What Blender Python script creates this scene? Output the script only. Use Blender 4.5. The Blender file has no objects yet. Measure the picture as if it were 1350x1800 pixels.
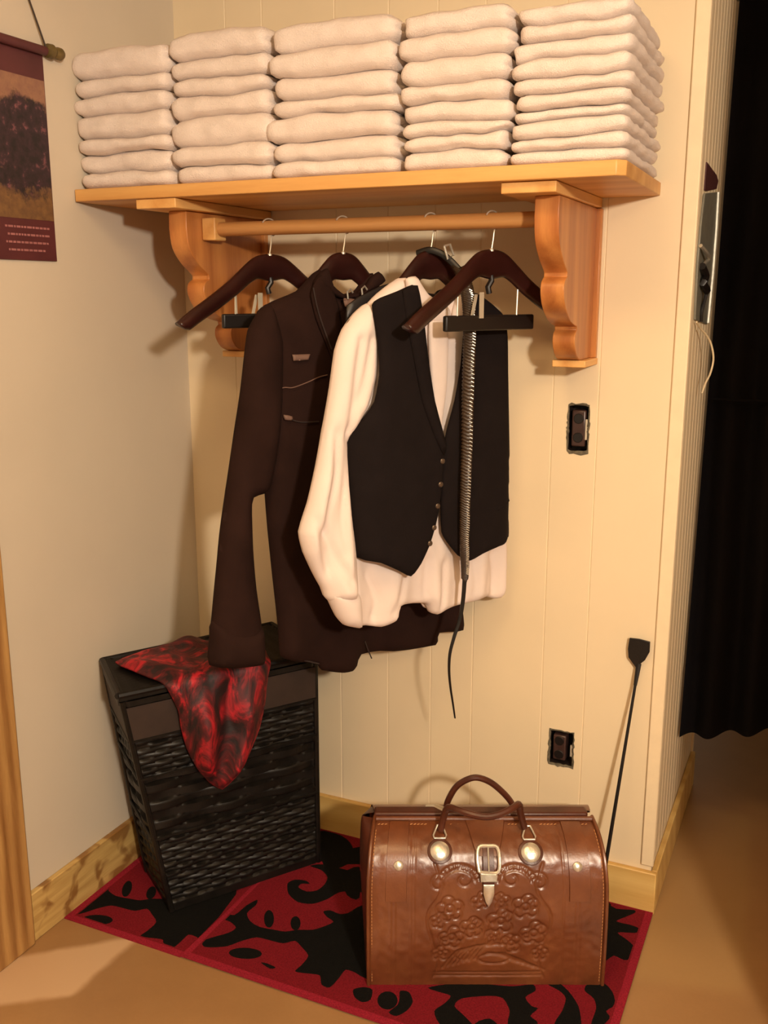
import bpy, math, random
import numpy as np
from mathutils import Vector, Matrix, noise
from mathutils.geometry import delaunay_2d_cdt

# ------------------------------------------------------------------ camera
FPX = 1710.0
PITCH = math.atan((900 - 516) / FPX)
YAW = math.atan((1478 - 675) / math.hypot(FPX, 384))
CAM = np.array([1.6658, -2.3024, 1.55])
Fh = np.array([-math.sin(YAW), math.cos(YAW), 0.0])
RT = np.array([math.cos(YAW), math.sin(YAW), 0.0])
ZV = np.array([0, 0, 1.0])
FW = Fh * math.cos(PITCH) - ZV * math.sin(PITCH)
UPV = Fh * math.sin(PITCH) + ZV * math.cos(PITCH)
sc = bpy.context.scene
cd = bpy.data.cameras.new('camera'); cam = bpy.data.objects.new('camera', cd)
sc.collection.objects.link(cam); sc.camera = cam
cd.sensor_fit = 'VERTICAL'; cd.sensor_height = 24.0; cd.lens = FPX / 1800 * 24.0
cd.clip_start = 0.05
M = Matrix(((RT[0], UPV[0], -FW[0], CAM[0]), (RT[1], UPV[1], -FW[1], CAM[1]),
            (RT[2], UPV[2], -FW[2], CAM[2]), (0, 0, 0, 1)))
cam.matrix_world = M
# ------------------------------------------------------------------ light and exposure
sc.view_settings.view_transform = 'Standard'; sc.view_settings.look = 'None'
sc.view_settings.gamma = 1.0; sc.view_settings.use_curve_mapping = False
sc.view_settings.exposure = 0.0
w = bpy.data.worlds.new('room_ambient'); sc.world = w; w.use_nodes = True
w.node_tree.nodes['Background'].inputs['Color'].default_value = (1.0, 0.80, 0.56, 1)
w.node_tree.nodes['Background'].inputs['Strength'].default_value = 0.26
def lamp(name, kind, loc, energy, color, size=0.1, target=None):
    ld = bpy.data.lights.new(name, kind); ld.energy = energy; ld.color = color
    if kind == 'AREA': ld.shape = 'DISK'; ld.size = size
    else: ld.shadow_soft_size = size
    o = bpy.data.objects.new(name, ld); sc.collection.objects.link(o); o.location = loc
    if target is not None:
        o.rotation_euler = (Vector(target) - Vector(loc)).to_track_quat('-Z', 'Y').to_euler()
    return o
lamp('room_lamp', 'POINT', (2.75, -2.85, 2.05), 285, (1.0, 0.86, 0.69), 0.08)
lamp('ceiling_lamp', 'AREA', (1.1, -1.5, 2.42), 14, (1.0, 0.66, 0.32), 0.5, (1.1, -1.5, 0))

# ------------------------------------------------------------------ projection helpers (photo pixel -> place)
def ray(x, y): return FW * FPX + RT * (x - 675) + UPV * (900 - y)
def on(x, y, ax, val):
    r = ray(x, y); return CAM + r * ((val - CAM[ax]) / r[ax])

# ------------------------------------------------------------------ object helpers
COL = sc.collection
def tag(o, label=None, cat=None, group=None, kind=None):
    if label: o['label'] = label
    if cat: o['category'] = cat
    if group: o['group'] = group
    if kind: o['kind'] = kind
    return o
def thing(name, loc, label, cat, group=None):
    o = bpy.data.objects.new(name, None); COL.objects.link(o); o.location = loc
    o.empty_display_size = 0.05
    return tag(o, label, cat, group)
def mesh(name, V, F, m, parent=None, smooth=True, mats=None, fm=None, autos=None):
    off = np.zeros(3); p = parent
    while p is not None: off = off + np.array(p.location); p = p.parent
    V = np.asarray(V, float) - off
    me = bpy.data.meshes.new(name); me.from_pydata([tuple(v) for v in V], [], [tuple(f) for f in F]); me.update()
    for mm in (mats or [m]): me.materials.append(mm)
    if fm is not None: me.polygons.foreach_set('material_index', fm)
    import bmesh
    bm = bmesh.new(); bm.from_mesh(me); bmesh.ops.recalc_face_normals(bm, faces=bm.faces)
    if smooth:
        for f in bm.faces: f.smooth = True
        if autos:
            for e in bm.edges:
                if len(e.link_faces) == 2 and e.calc_face_angle(0) > autos: e.smooth = False
    bm.to_mesh(me); bm.free()
    o = bpy.data.objects.new(name, me); COL.objects.link(o)
    if parent is not None: o.parent = parent
    return o
class MB:
    def __init__(s): s.V = []; s.F = []
    def add(s, V, F):
        n = len(s.V); s.V += [tuple(map(float, v)) for v in V]; s.F += [tuple(i + n for i in f) for f in F]; return s
    def box(s, a, b, T=None):
        x0, y0, z0 = a; x1, y1, z1 = b
        V = [(x, y, z) for x in (x0, x1) for y in (y0, y1) for z in (z0, z1)]
        if T: V = [T(v) for v in V]
        return s.add(V, [(0, 1, 3, 2), (4, 6, 7, 5), (0, 4, 5, 1), (2, 3, 7, 6), (0, 2, 6, 4), (1, 5, 7, 3)])
    def tube(s, pts, r, n=10, cap=True, flat=None):
        pts = [np.array(p, float) for p in pts]; k = len(pts)
        rs = r if hasattr(r, '__len__') else [r] * k
        V = []; prev = None
        for i, p in enumerate(pts):
            t = pts[min(i + 1, k - 1)] - pts[max(i - 1, 0)]; t /= np.linalg.norm(t) + 1e-12
            if prev is None:
                a = np.array([0, 0, 1.0]) if abs(t[2]) < .9 else np.array([1.0, 0, 0])
            else: a = prev
            a = a - t * (a @ t); a /= np.linalg.norm(a); prev = a; b = np.cross(t, a)
            fa, fb = flat if flat else (1, 1)
            for j in range(n):
                c, d = math.cos(2 * math.pi * j / n), math.sin(2 * math.pi * j / n)
                V.append(p + rs[i] * (a * c * fa + b * d * fb))
        F = [(i * n + j, i * n + (j + 1) % n, (i + 1) * n + (j + 1) % n, (i + 1) * n + j) for i in range(k - 1) for j in range(n)]
        if cap: F += [tuple(range(n))[::-1], tuple((k - 1) * n + j for j in range(n))]
        return s.add(V, F)
    def prism(s, poly, f0, f1):
        n = len(poly); V = [f0(p) for p in poly] + [f1(p) for p in poly]
        F = [tuple(range(n))[::-1], tuple(range(n, 2 * n))] + [(i, (i + 1) % n, n + (i + 1) % n, n + i) for i in range(n)]
        return s.add(V, F)
    def disc(s, c, nrm, prof, n=24):
        # lathe: prof = [(radius, height along nrm)]
        nrm = np.array(nrm, float); nrm /= np.linalg.norm(nrm)
        a = np.array([0, 0, 1.0]) if abs(nrm[2]) < .9 else np.array([1.0, 0, 0])
        a = a - nrm * (a @ nrm); a /= np.linalg.norm(a); b = np.cross(nrm, a); c = np.array(c, float)
        V = []; 
        for r, h in prof:
            for j in range(n):
                t = 2 * math.pi * j / n; V.append(c + nrm * h + r * (a * math.cos(t) + b * math.sin(t)))
        k = len(prof)
        F = [(i * n + j, i * n + (j + 1) % n, (i + 1) * n + (j + 1) % n, (i + 1) * n + j) for i in range(k - 1) for j in range(n)]
        F += [tuple(range(n))[::-1], tuple((k - 1) * n + j for j in range(n))]
        return s.add(V, F)
    def build(s, name, m, parent=None, bevel=0, seg=2, smooth=True):
        o = mesh(name, s.V, s.F, m, parent, smooth, autos=math.radians(35) if smooth else None)
        if bevel:
            md = o.modifiers.new('bevel', 'BEVEL'); md.width = bevel; md.segments = seg; md.limit_method = 'ANGLE'
            md.harden_normals = False
        return o
def spline(pts, n=8):
    P = [np.array(p, float) for p in pts]; out = []
    for i in range(len(P) - 1):
        p0 = P[max(i - 1, 0)]; p1 = P[i]; p2 = P[i + 1]; p3 = P[min(i + 2, len(P) - 1)]
        for k in range(n):
            t = k / n
            out.append(0.5 * ((2 * p1) + (-p0 + p2) * t + (2 * p0 - 5 * p1 + 4 * p2 - p3) * t * t + (-p0 + 3 * p1 - 3 * p2 + p3) * t ** 3))
    out.append(P[-1]); return out

# ------------------------------------------------------------------ materials
def lin(c):
    return tuple((v / 12.92 if v <= .04045 else ((v + .055) / 1.055) ** 2.4) for v in [x / 255 for x in c]) + (1,)
class NT:
    def __init__(s, name):
        s.m = bpy.data.materials.new(name); s.m.use_nodes = True; s.t = s.m.node_tree; s.b = s.t.nodes['Principled BSDF']
        s.tc = s.t.nodes.new('ShaderNodeTexCoord')
    def n(s, typ, **kw):
        o = s.t.nodes.new(typ)
        for k, v in kw.items():
            if k in o.inputs: o.inputs[k].default_value = v
            else: setattr(o, k, v)
        return o
    def l(s, a, b): s.t.links.new(a, b)
    def mapping(s, scale=(1, 1, 1), rot=(0, 0, 0), loc=(0, 0, 0)):
        mp = s.n('ShaderNodeMapping'); mp.inputs['Scale'].default_value = scale; mp.inputs['Rotation'].default_value = rot
        mp.inputs['Location'].default_value = loc
        s.l(s.tc.outputs['Object'], mp.inputs['Vector']); return mp.outputs[0]
    def noise(s, scale, detail=4, rough=.55, vec=None, dist=0):
        o = s.n('ShaderNodeTexNoise'); o.inputs['Scale'].default_value = scale; o.inputs['Detail'].default_value = detail
        o.inputs['Roughness'].default_value = rough; o.inputs['Distortion'].default_value = dist
        s.l(vec if vec is not None else s.tc.outputs['Object'], o.inputs['Vector']); return o.outputs['Fac']
    def ramp(s, fac, stops):
        o = s.n('ShaderNodeValToRGB'); e = o.color_ramp.elements
        e[0].position, e[0].color = stops[0][0], stops[0][1]; e[1].position, e[1].color = stops[-1][0], stops[-1][1]
        for p, c in stops[1:-1]:
            x = e.new(p); x.color = c
        s.l(fac, o.inputs['Fac']); return o.outputs['Color']
    def mix(s, fac, a, b):
        o = s.n('ShaderNodeMix', data_type='RGBA')
        for i, v in ((0, fac), (6, a), (7, b)):
            if isinstance(v, (float, int, tuple)): o.inputs[i].default_value = v
            else: s.l(v, o.inputs[i])
        return o.outputs[2]
    def math(s, op, a, b=0.0):
        o = s.n('ShaderNodeMath', operation=op)
        for i, v in ((0, a), (1, b)):
            if isinstance(v, (float, int)): o.inputs[i].default_value = v
            else: s.l(v, o.inputs[i])
        return o.outputs[0]
    def bump(s, h, strength=.3, dist=.002):
        o = s.n('ShaderNodeBump'); o.inputs['Strength'].default_value = strength; o.inputs['Distance'].default_value = dist
        s.l(h, o.inputs['Height']); s.l(o.outputs[0], s.b.inputs['Normal'])
    def set(s, **kw):
        for k, v in kw.items():
            k = k.replace('_', ' ')
            if isinstance(v, (float, int, tuple)): s.b.inputs[k].default_value = v
            else: s.l(v, s.b.inputs[k])
        return s
def plain(name, rgb, rough=.6, metal=0, var=.12, nscale=30, bump=0, bscale=200, bd=.001, **kw):
    t = NT(name); c = lin(rgb)
    lo = tuple(v * (1 - var) for v in c[:3]) + (1,); hi = tuple(min(1, v * (1 + var)) for v in c[:3]) + (1,)
    t.set(Base_Color=t.ramp(t.noise(nscale), [(.3, lo), (.7, hi)]), Roughness=rough, Metallic=metal, **kw)
    if bump: t.bump(t.noise(bscale, 3), bump, bd)
    return t.m
def wood(name, light, dark, axis, scale=1.0, rough=.45, knots=True):
    t = NT(name); sv = [14 * scale] * 3; sv[axis] = 1.1 * scale
    v = t.mapping(tuple(sv)); d = t.noise(2.2, 3, .5, v, .6)
    wv = t.n('ShaderNodeTexWave', wave_type='RINGS', rings_direction='XYZ'[axis])
    t.l(v, wv.inputs['Vector']); wv.inputs['Scale'].default_value = .35; wv.inputs['Distortion'].default_value = 5
    wv.inputs['Detail'].default_value = 3; wv.inputs['Detail Scale'].default_value = 1.2
    f = t.math('ADD', t.math('MULTIPLY', d, .65), t.math('MULTIPLY', wv.outputs['Fac'], .35))
    fine = t.noise(60, 2, .6, t.mapping(tuple(v2 * .3 for v2 in sv)))
    f2 = t.math('ADD', t.math('MULTIPLY', f, .8), t.math('MULTIPLY', fine, .2))
    t.set(Base_Color=t.ramp(f2, [(.25, lin(light)), (.55, lin(tuple((a + b) / 2 for a, b in zip(light, dark)))), (.8, lin(dark))]), Roughness=rough)
    t.bump(f2, .15, .001); return t.m
MT = {}
MT['wall'] = plain('cream_paint', (230, 211, 178), .62, var=.03, nscale=3, bump=.08, bscale=250)
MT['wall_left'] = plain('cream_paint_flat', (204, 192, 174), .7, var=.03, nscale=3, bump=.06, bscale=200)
MT['trim'] = plain('cream_trim_paint', (236, 216, 182), .5, var=.03)
MT['ceil'] = plain('ceiling_paint', (220, 200, 165), .8)
MT['dark_wall'] = plain('hall_paint', (70, 52, 36), .8)
MT['pine_x'] = wood('pine_shelf', (220, 170, 102), (188, 128, 64), 0)
MT['pine_y'] = wood('pine_cleat', (230, 180, 112), (202, 142, 74), 1)
MT['pine_z'] = wood('stained_bracket_wood', (200, 134, 72), (150, 84, 40), 2, 1.2, .35)
MT['rod'] = wood('rod_wood', (202, 148, 88), (170, 110, 58), 0, 1.5)
MT['base'] = wood('baseboard_pine', (222, 188, 118), (196, 152, 82), 0, .8, .5)
MT['casing'] = wood('casing_wood', (190, 148, 90), (122, 78, 38), 2, 1.6, .45)
MT['towel'] = plain('white_terry', (229, 215, 207), .95, var=.03, nscale=60, bump=.7, bscale=420, bd=.003)
MT['hanger'] = plain('cherry_lacquer', (44, 18, 16), .28, var=.3, nscale=14)
MT['steel'] = plain('steel_wire', (222, 212, 192), .35, .55, var=.05)
MT['blackplastic'] = plain('black_pad', (20, 14, 13), .45)
MT['coat'] = plain('dark_brown_wool', (40, 24, 20), .92, var=.22, nscale=9, bump=.25, bscale=500)
MT['coat'].node_tree.nodes['Principled BSDF'].inputs['Specular IOR Level'].default_value = .1
MT['coat_edge'] = plain('coat_binding', (44, 30, 27), .8)
MT['vest'] = plain('charcoal_suiting', (26, 20, 20), .9, var=.12, nscale=20, bump=.3, bscale=600)
MT['vest'].node_tree.nodes['Principled BSDF'].inputs['Specular IOR Level'].default_value = .1
MT['vest_lining'] = plain('vest_satin', (22, 18, 19), .45)
MT['shirt'] = plain('white_cotton', (226, 210, 203), .85, var=.03, nscale=12, bump=.12, bscale=90, bd=.003)
MT['black_leather'] = plain('black_leather', (16, 12, 11), .45, var=.2, bump=.3, bscale=300)
MT['braid'] = plain('braided_leather', (54, 38, 24), .42, var=.25, nscale=60, bump=.3, bscale=300)
MT['silver'] = plain('silver_concho', (226, 220, 206), .34, .8, var=.1, nscale=60, bump=.5, bscale=160)
MT['dull_metal'] = plain('worn_button_metal', (120, 108, 100), .4, .9)
MT['thread'] = plain('pale_cord', (112, 84, 72), .7)
MT['curtain'] = plain('black_drape', (16, 14, 17), .9, var=.2, nscale=6, bump=.25, bscale=400)
MT['curtain'].node_tree.nodes['Principled BSDF'].inputs['Specular IOR Level'].default_value = .1
MT['dark_box'] = plain('dark_outlet_box', (40, 30, 27), .45, var=.3, bump=.4)
MT['receptacle'] = plain('brown_receptacle', (66, 46, 42), .3, var=.3)
MT['torn'] = plain('torn_gypsum', (96, 88, 72), .9, var=.5, nscale=120)
MT['grey_plate'] = plain('grey_metal_plate', (134, 132, 120), .45, .4, var=.15)
MT['foil'] = plain('bright_foil_edge', (196, 196, 184), .35, .5, var=.2, nscale=80)
MT['card'] = plain('maroon_card', (74, 34, 34), .6)
MT['cable'] = plain('white_cable', (216, 196, 160), .5)
MT['stitch'] = plain('pale_stitching', (208, 150, 96), .7)

def leather():
    t = NT('tooled_leather')
    n = t.noise(9, 5, .6); n2 = t.noise(60, 3, .6)
    c = t.ramp(n, [(.3, lin((92, 48, 25))), (.55, lin((115, 64, 35))), (.75, lin((132, 80, 46)))])
    c2 = t.mix(t.math('MULTIPLY', n2, .35), c, lin((92, 46, 24)))
    t.set(Base_Color=c2, Roughness=.36, Specular_IOR_Level=.6, Coat_Weight=.3, Coat_Roughness=.25)
    t.bump(t.noise(220, 4), .25, .0015); return t.m
MT['leather'] = leather()
MT['leather_dark'] = plain('dark_bag_leather', (76, 36, 22), .38, var=.25, nscale=20, bump=.3, bscale=220)
def wicker():
    t = NT('black_wicker')
    c = t.ramp(t.noise(26, 4), [(.3, lin((12, 10, 9))), (.7, lin((28, 24, 21)))])
    t.set(Base_Color=c, Roughness=.42, Specular_IOR_Level=.28); t.bump(t.noise(160, 3), .3, .001); return t.m
MT['wicker'] = wicker()
MT['wicker_band'] = plain('brown_flat_band', (46, 32, 26), .6, var=.2, nscale=20, bump=.3, bscale=140)
def velvet():
    t = NT('crushed_red_velvet')
    v = t.mapping((1, 1, .45))
    n = t.noise(15, 4, .6, v, 1.6)
    c = t.ramp(n, [(.40, lin((24, 3, 7))), (.52, lin((84, 6, 15))), (.65, lin((180, 18, 34)))])
    t.set(Base_Color=c, Roughness=.62, Sheen_Weight=.15, Sheen_Roughness=.35, Sheen_Tint=lin((255, 70, 70)))
    t.bump(n, .6, .006); return t.m
MT['velvet'] = velvet()
def rugmat(name, rgb):
    t = NT(name); c = lin(rgb)
    t.set(Base_Color=t.ramp(t.noise(260, 3), [(.3, tuple(v * .7 for v in c[:3]) + (1,)), (.7, tuple(v * 1.25 for v in c[:3]) + (1,))]), Roughness=.95, Specular_IOR_Level=.15)
    t.bump(t.noise(500, 3), .8, .003); return t.m
MT['rug_red'] = rugmat('rug_red_pile', (120, 22, 33)); MT['rug_black'] = rugmat('rug_black_pile', (13, 12, 11))
MT['rug_edge'] = rugmat('rug_red_edge', (148, 32, 50))
def polymask(t, poly, soft=.012):
    """soft mask of a convex counter-clockwise polygon in x, y"""
    sx = t.n('ShaderNodeSeparateXYZ'); t.l(t.tc.outputs['Object'], sx.inputs[0]); res = None
    nz = t.noise(8, 3)
    wob = t.math('MULTIPLY', t.math('SUBTRACT', nz, .5), .03)
    for i in range(len(poly)):
        a, b = poly[i], poly[(i + 1) % len(poly)]
        dx, dy = b[0] - a[0], b[1] - a[1]; L = math.hypot(dx, dy); nx, ny = -dy / L, dx / L
        d = t.math('ADD', t.math('MULTIPLY', t.math('SUBTRACT', sx.outputs[0], a[0]), nx), t.math('MULTIPLY', t.math('SUBTRACT', sx.outputs[1], a[1]), ny))
        d = t.math('ADD', d, wob)
        mr = t.n('ShaderNodeMapRange', interpolation_type='SMOOTHSTEP'); t.l(d, mr.inputs[0])
        mr.inputs[1].default_value = -soft; mr.inputs[2].default_value = soft
        res = mr.outputs[0] if res is None else t.math('MULTIPLY', res, mr.outputs[0])
    return res
def floormat():
    t = NT('tan_vinyl_floor')
    base = t.ramp(t.noise(2.2, 4, .6), [(.3, lin((150, 112, 72))), (.7, lin((172, 132, 88)))])
    sp = t.noise(90, 4, .7)
    base = t.mix(t.math('MULTIPLY', sp, .3), base, lin((132, 94, 54)))
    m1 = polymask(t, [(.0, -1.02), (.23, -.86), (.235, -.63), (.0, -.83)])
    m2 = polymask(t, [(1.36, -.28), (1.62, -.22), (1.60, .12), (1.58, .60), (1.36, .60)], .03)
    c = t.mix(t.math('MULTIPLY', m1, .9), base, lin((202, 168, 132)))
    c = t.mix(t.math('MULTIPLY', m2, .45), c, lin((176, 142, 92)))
    t.set(Base_Color=c, Roughness=.42); t.bump(t.noise(60, 3), .1, .001); return t.m
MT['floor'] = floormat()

# ------------------------------------------------------------------ the room
def struct(o): o['kind'] = 'structure'; return o
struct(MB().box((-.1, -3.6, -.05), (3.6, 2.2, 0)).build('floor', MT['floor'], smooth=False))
struct(MB().box((-.1, -3.6, 2.5), (3.6, 2.2, 2.55)).build('ceiling', MT['ceil'], smooth=False))
struct(MB().box((-.1, -3.6, 0), (0, 2.2, 2.5)).build('wall_left', MT['wall_left'], smooth=False))
struct(MB().box((1.36, 2.1, 0), (3.6, 2.2, 2.5)).build('wall_far', MT['dark_wall'], smooth=False))
struct(MB().box((1.86, -.75, 0), (1.96, .50, 2.5)).build('wall_shade_blocker', MT['wall'], smooth=False))  # unseen wall, added out of frame to cast shade on the right floor
HOLES = [(1.098, 1.148, 1.178, 1.292), (1.084, 1.147, .354, .45)]
def grooved(axis_vals, zs, fn, holes=()):
    b = []
    V = []; F = []; nz = len(zs)
    for (a, d) in axis_vals:
        for z in zs: V.append(fn(a, d, z))
    for i in range(len(axis_vals) - 1):
        ca = (axis_vals[i][0] + axis_vals[i + 1][0]) / 2
        for j in range(nz - 1):
            cz = (zs[j] + zs[j + 1]) / 2
            if any(h[0] < ca < h[1] and h[2] < cz < h[3] for h in holes): continue
            F.append((i * nz + j, (i + 1) * nz + j, (i + 1) * nz + j + 1, i * nz + j + 1))
    return V, F
ga = [(0, 0), (1.36, 0)]
for g in (.16, .27, .477, .623, .75, .868, 1.058, 1.168): ga += [(g - .0022, 0), (g, .0016), (g + .0022, 0)]
for h in HOLES: ga += [(h[0], 0), (h[1], 0)]
ga.sort()
zs = sorted([0, 2.5] + [h[2] for h in HOLES] + [h[3] for h in HOLES])
V, F = grooved(ga, zs, lambda a, d, z: (a, d, z), HOLES)
wb = MB().add(V, F)
wb.add([(0, .1, 0), (1.36, .1, 0), (1.36, .1, 2.5), (0, .1, 2.5)], [(0, 1, 2, 3)])
wb.add([(1.36, 0, 0), (1.36, .1, 0), (1.36, .1, 2.5), (1.36, 0, 2.5)], [(0, 1, 2, 3)])
struct(wb.build('wall_back', MT['wall'], smooth=False))
ga = [(.001, 0), (.73, 0)]
for k in range(13): g = .045 + k * .054; ga += [(g - .004, 0), (g, .004), (g + .004, 0)]
ga.sort()
V, F = grooved(ga, [0, 2.5], lambda a, d, z: (1.3605 - d, a, z))
ws = MB().add(V, F)
ws.add([(1.26, .73, 0), (1.3605, .73, 0), (1.3605, .73, 2.5), (1.26, .73, 2.5)], [(0, 1, 2, 3)])
ws.add([(1.26, .101, 0), (1.26, .73, 0), (1.26, .73, 2.5), (1.26, .101, 2.5)], [(0, 1, 2, 3)])
struct(ws.build('wall_right', MT['wall'], smooth=False))
struct(MB().box((1.334, -.007, .128), (1.366, 0, 2.5)).build('trim_1', MT['trim'], bevel=.003))
struct(MB().box((1.334, .728, .11), (1.368, .745, 2.5)).build('trim_2', MT['trim'], bevel=.003))
struct(MB().box((0, -.016, 0), (1.376, 0, .115)).build('baseboard_back', MT['base'], bevel=.003))
struct(MB().box((1.361, .0005, 0), (1.376, .735, .115)).build('baseboard_right', MT['base'], bevel=.003))
def left_base():
    t = NT('stained_baseboard')
    base = t.ramp(t.noise(5, 3, .5, t.mapping((14, 1.2, 14))), [(.3, lin((204, 172, 108))), (.7, lin((176, 140, 80)))])
    bl = t.ramp(t.noise(10, 2, .5, t.mapping((1, 1.5, 1.6), loc=(0, .3, .1)), .5), [(.5, (0, 0, 0, 1)), (.62, (1, 1, 1, 1))])
    t.set(Base_Color=t.mix(t.math('MULTIPLY', bl, .85), base, lin((128, 84, 38))), Roughness=.5); return t.m
struct(MB().box((0, -.765, 0), (.016, -.016, .128)).build('baseboard_left', left_base(), bevel=.003))
struct(MB().box((0, -.90, 0), (.024, -.758, 2.1)).build('trim_3', MT['casing'], bevel=.004))

# ------------------------------------------------------------------ bare electrical boxes in the wall
def outlet(h, label, flip):
    x0, x1, z0, z1 = h; cx = (x0 + x1) / 2; cz = (z0 + z1) / 2
    t = thing('outlet_box', (cx, .002, z0), label, 'outlet', 'open wall outlets')
    b = MB(); d = .05; e = .001
    b.add([(x0, -e, z0), (x1, -e, z0), (x1, -e, z1), (x0, -e, z1), (x0, d, z0), (x1, d, z0), (x1, d, z1), (x0, d, z1)],
          [(4, 5, 6, 7), (0, 1, 5, 4), (1, 2, 6, 5), (2, 3, 7, 6), (3, 0, 4, 7)])
    b.build('metal_box', MT['dark_box'], t, smooth=False)
    r = MB(); w_ = .017
    ox = -.006 if flip else .0
    r.box((cx - w_ + ox, .002, z0 + .012), (cx + w_ + ox, .035, z1 - .014)); r.build('receptacle', MT['receptacle'], t, bevel=.004)
    for k in (-1, 1):
        s = MB(); zc = cz + k * (z1 - z0) * .2
        s.disc((cx + ox, .002, zc), (0, -1, 0), [(.012, 0), (.012, .002), (.011, .003)], 16)
        s.build('socket_face', MT['blackplastic'], t)
    m = MB(); m.box((x1 - .008, -.0006, z0 + .03), (x1 - .003, .004, z1 - .035)); m.build('mounting_tab', MT['steel'], t)
    rnd = random.Random(3 + flip); N = 44; inn = []; out = []
    for k in range(N):
        a = 2 * math.pi * k / N; ca, sa = math.cos(a), math.sin(a)
        q = max(abs(ca) / ((x1 - x0) / 2), abs(sa) / ((z1 - z0) / 2)); px, pz = ca / q, sa / q
        g = rnd.uniform(-.004, -.001); o_ = rnd.uniform(.0005, .0045) + (.006 * max(0, -sa) ** 3 * rnd.random())
        L = math.hypot(px, pz)
        inn.append((cx + px * (1 + g / L), cz + pz * (1 + g / L))); out.append((cx + px * (1 + o_ / L), cz + pz * (1 + o_ / L)))
    V = [(x, -.0016, z) for x, z in out] + [(x, -.0022, z) for x, z in inn] + [(x, .004, z) for x, z in inn]
    F = [(i, (i + 1) % N, N + (i + 1) % N, N + i) for i in range(N)] + [(N + i, N + (i + 1) % N, 2 * N + (i + 1) % N, 2 * N + i) for i in range(N)]
    mesh('torn_edge', V, F, MT['torn'], t)
outlet(HOLES[0], 'open dark outlet box in the wall just below the right shelf bracket', 0)
outlet(HOLES[1], 'open dark outlet box low on the wall above the leather bag', 1)

# ------------------------------------------------------------------ shelf with brackets and rod
shelf = thing('wall_shelf', (.64, 0, 1.38), 'long pine shelf on two scrolled brackets holding the stacked towels', 'shelf')
sb = MB(); ch = .03
poly = [(.004, -.424), (1.272, -.424), (1.288, -.408), (1.283, -.001), (.004, -.001)]
sb.prism(poly, lambda p: (p[0], p[1], 1.761), lambda p: (p[0], p[1], 1.789))
sb.build('board', MT['pine_x'], shelf, bevel=.002)
MB().box((1.046, -.404, 1.739), (1.156, -.001, 1.7605)).build('cleat', MT['pine_y'], shelf, bevel=.002)
MB().box((.176, -.418, 1.739), (.286, -.001, 1.7605)).build('cleat', MT['pine_y'], shelf, bevel=.002)
prof = [(-.018, 1.7385), (-.345, 1.7385), (-.347, 1.70)]
prof += [(y, z) for y, z in [tuple(p) for p in spline([(-.347, 1.70), (-.338, 1.655), (-.305, 1.62), (-.272, 1.600), (-.262, 1.592)], 4)]][1:]
prof += [tuple(p) for p in spline([(-.262, 1.584), (-.282, 1.572), (-.284, 1.548), (-.262, 1.518), (-.215, 1.492), (-.160, 1.480)], 5)]
prof += [tuple(p) for p in spline([(-.158, 1.472), (-.172, 1.462), (-.172, 1.44), (-.150, 1.415), (-.118, 1.404)], 4)]
prof += [(-.018, 1.404)]
for x0, x1 in ((.212, .262), (1.098, 1.148)):
    br = MB(); br.prism(prof, lambda p: (x0, p[0], p[1]), lambda p: (x1, p[0], p[1]))
    bo = br.build('bracket', MT['pine_z'], shelf, bevel=.0015)
    MB().box((x0 - .012, -.018, 1.404), (x1 + .012, -.0005, 1.738)).build('back_plate', MT['pine_z'], bo, bevel=.002)
    MB().box((x0 - .012, -.125, 1.388), (x1 + .014, -.0005, 1.4035)).build('foot_plate', MT['pine_y'], bo, bevel=.002)
ROD = (-.262, 1.700)
MB().tube([(x, ROD[0], ROD[1]) for x in np.linspace(.264, 1.097, 12)], .0165, 20).build('closet_rod', MT['rod'], shelf)
MB().box((.2625, ROD[0] - .024, ROD[1] - .026), (.300, ROD[0] + .024, ROD[1] + .026)).build('rod_socket', MT['pine_y'], shelf, bevel=.003)

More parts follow.
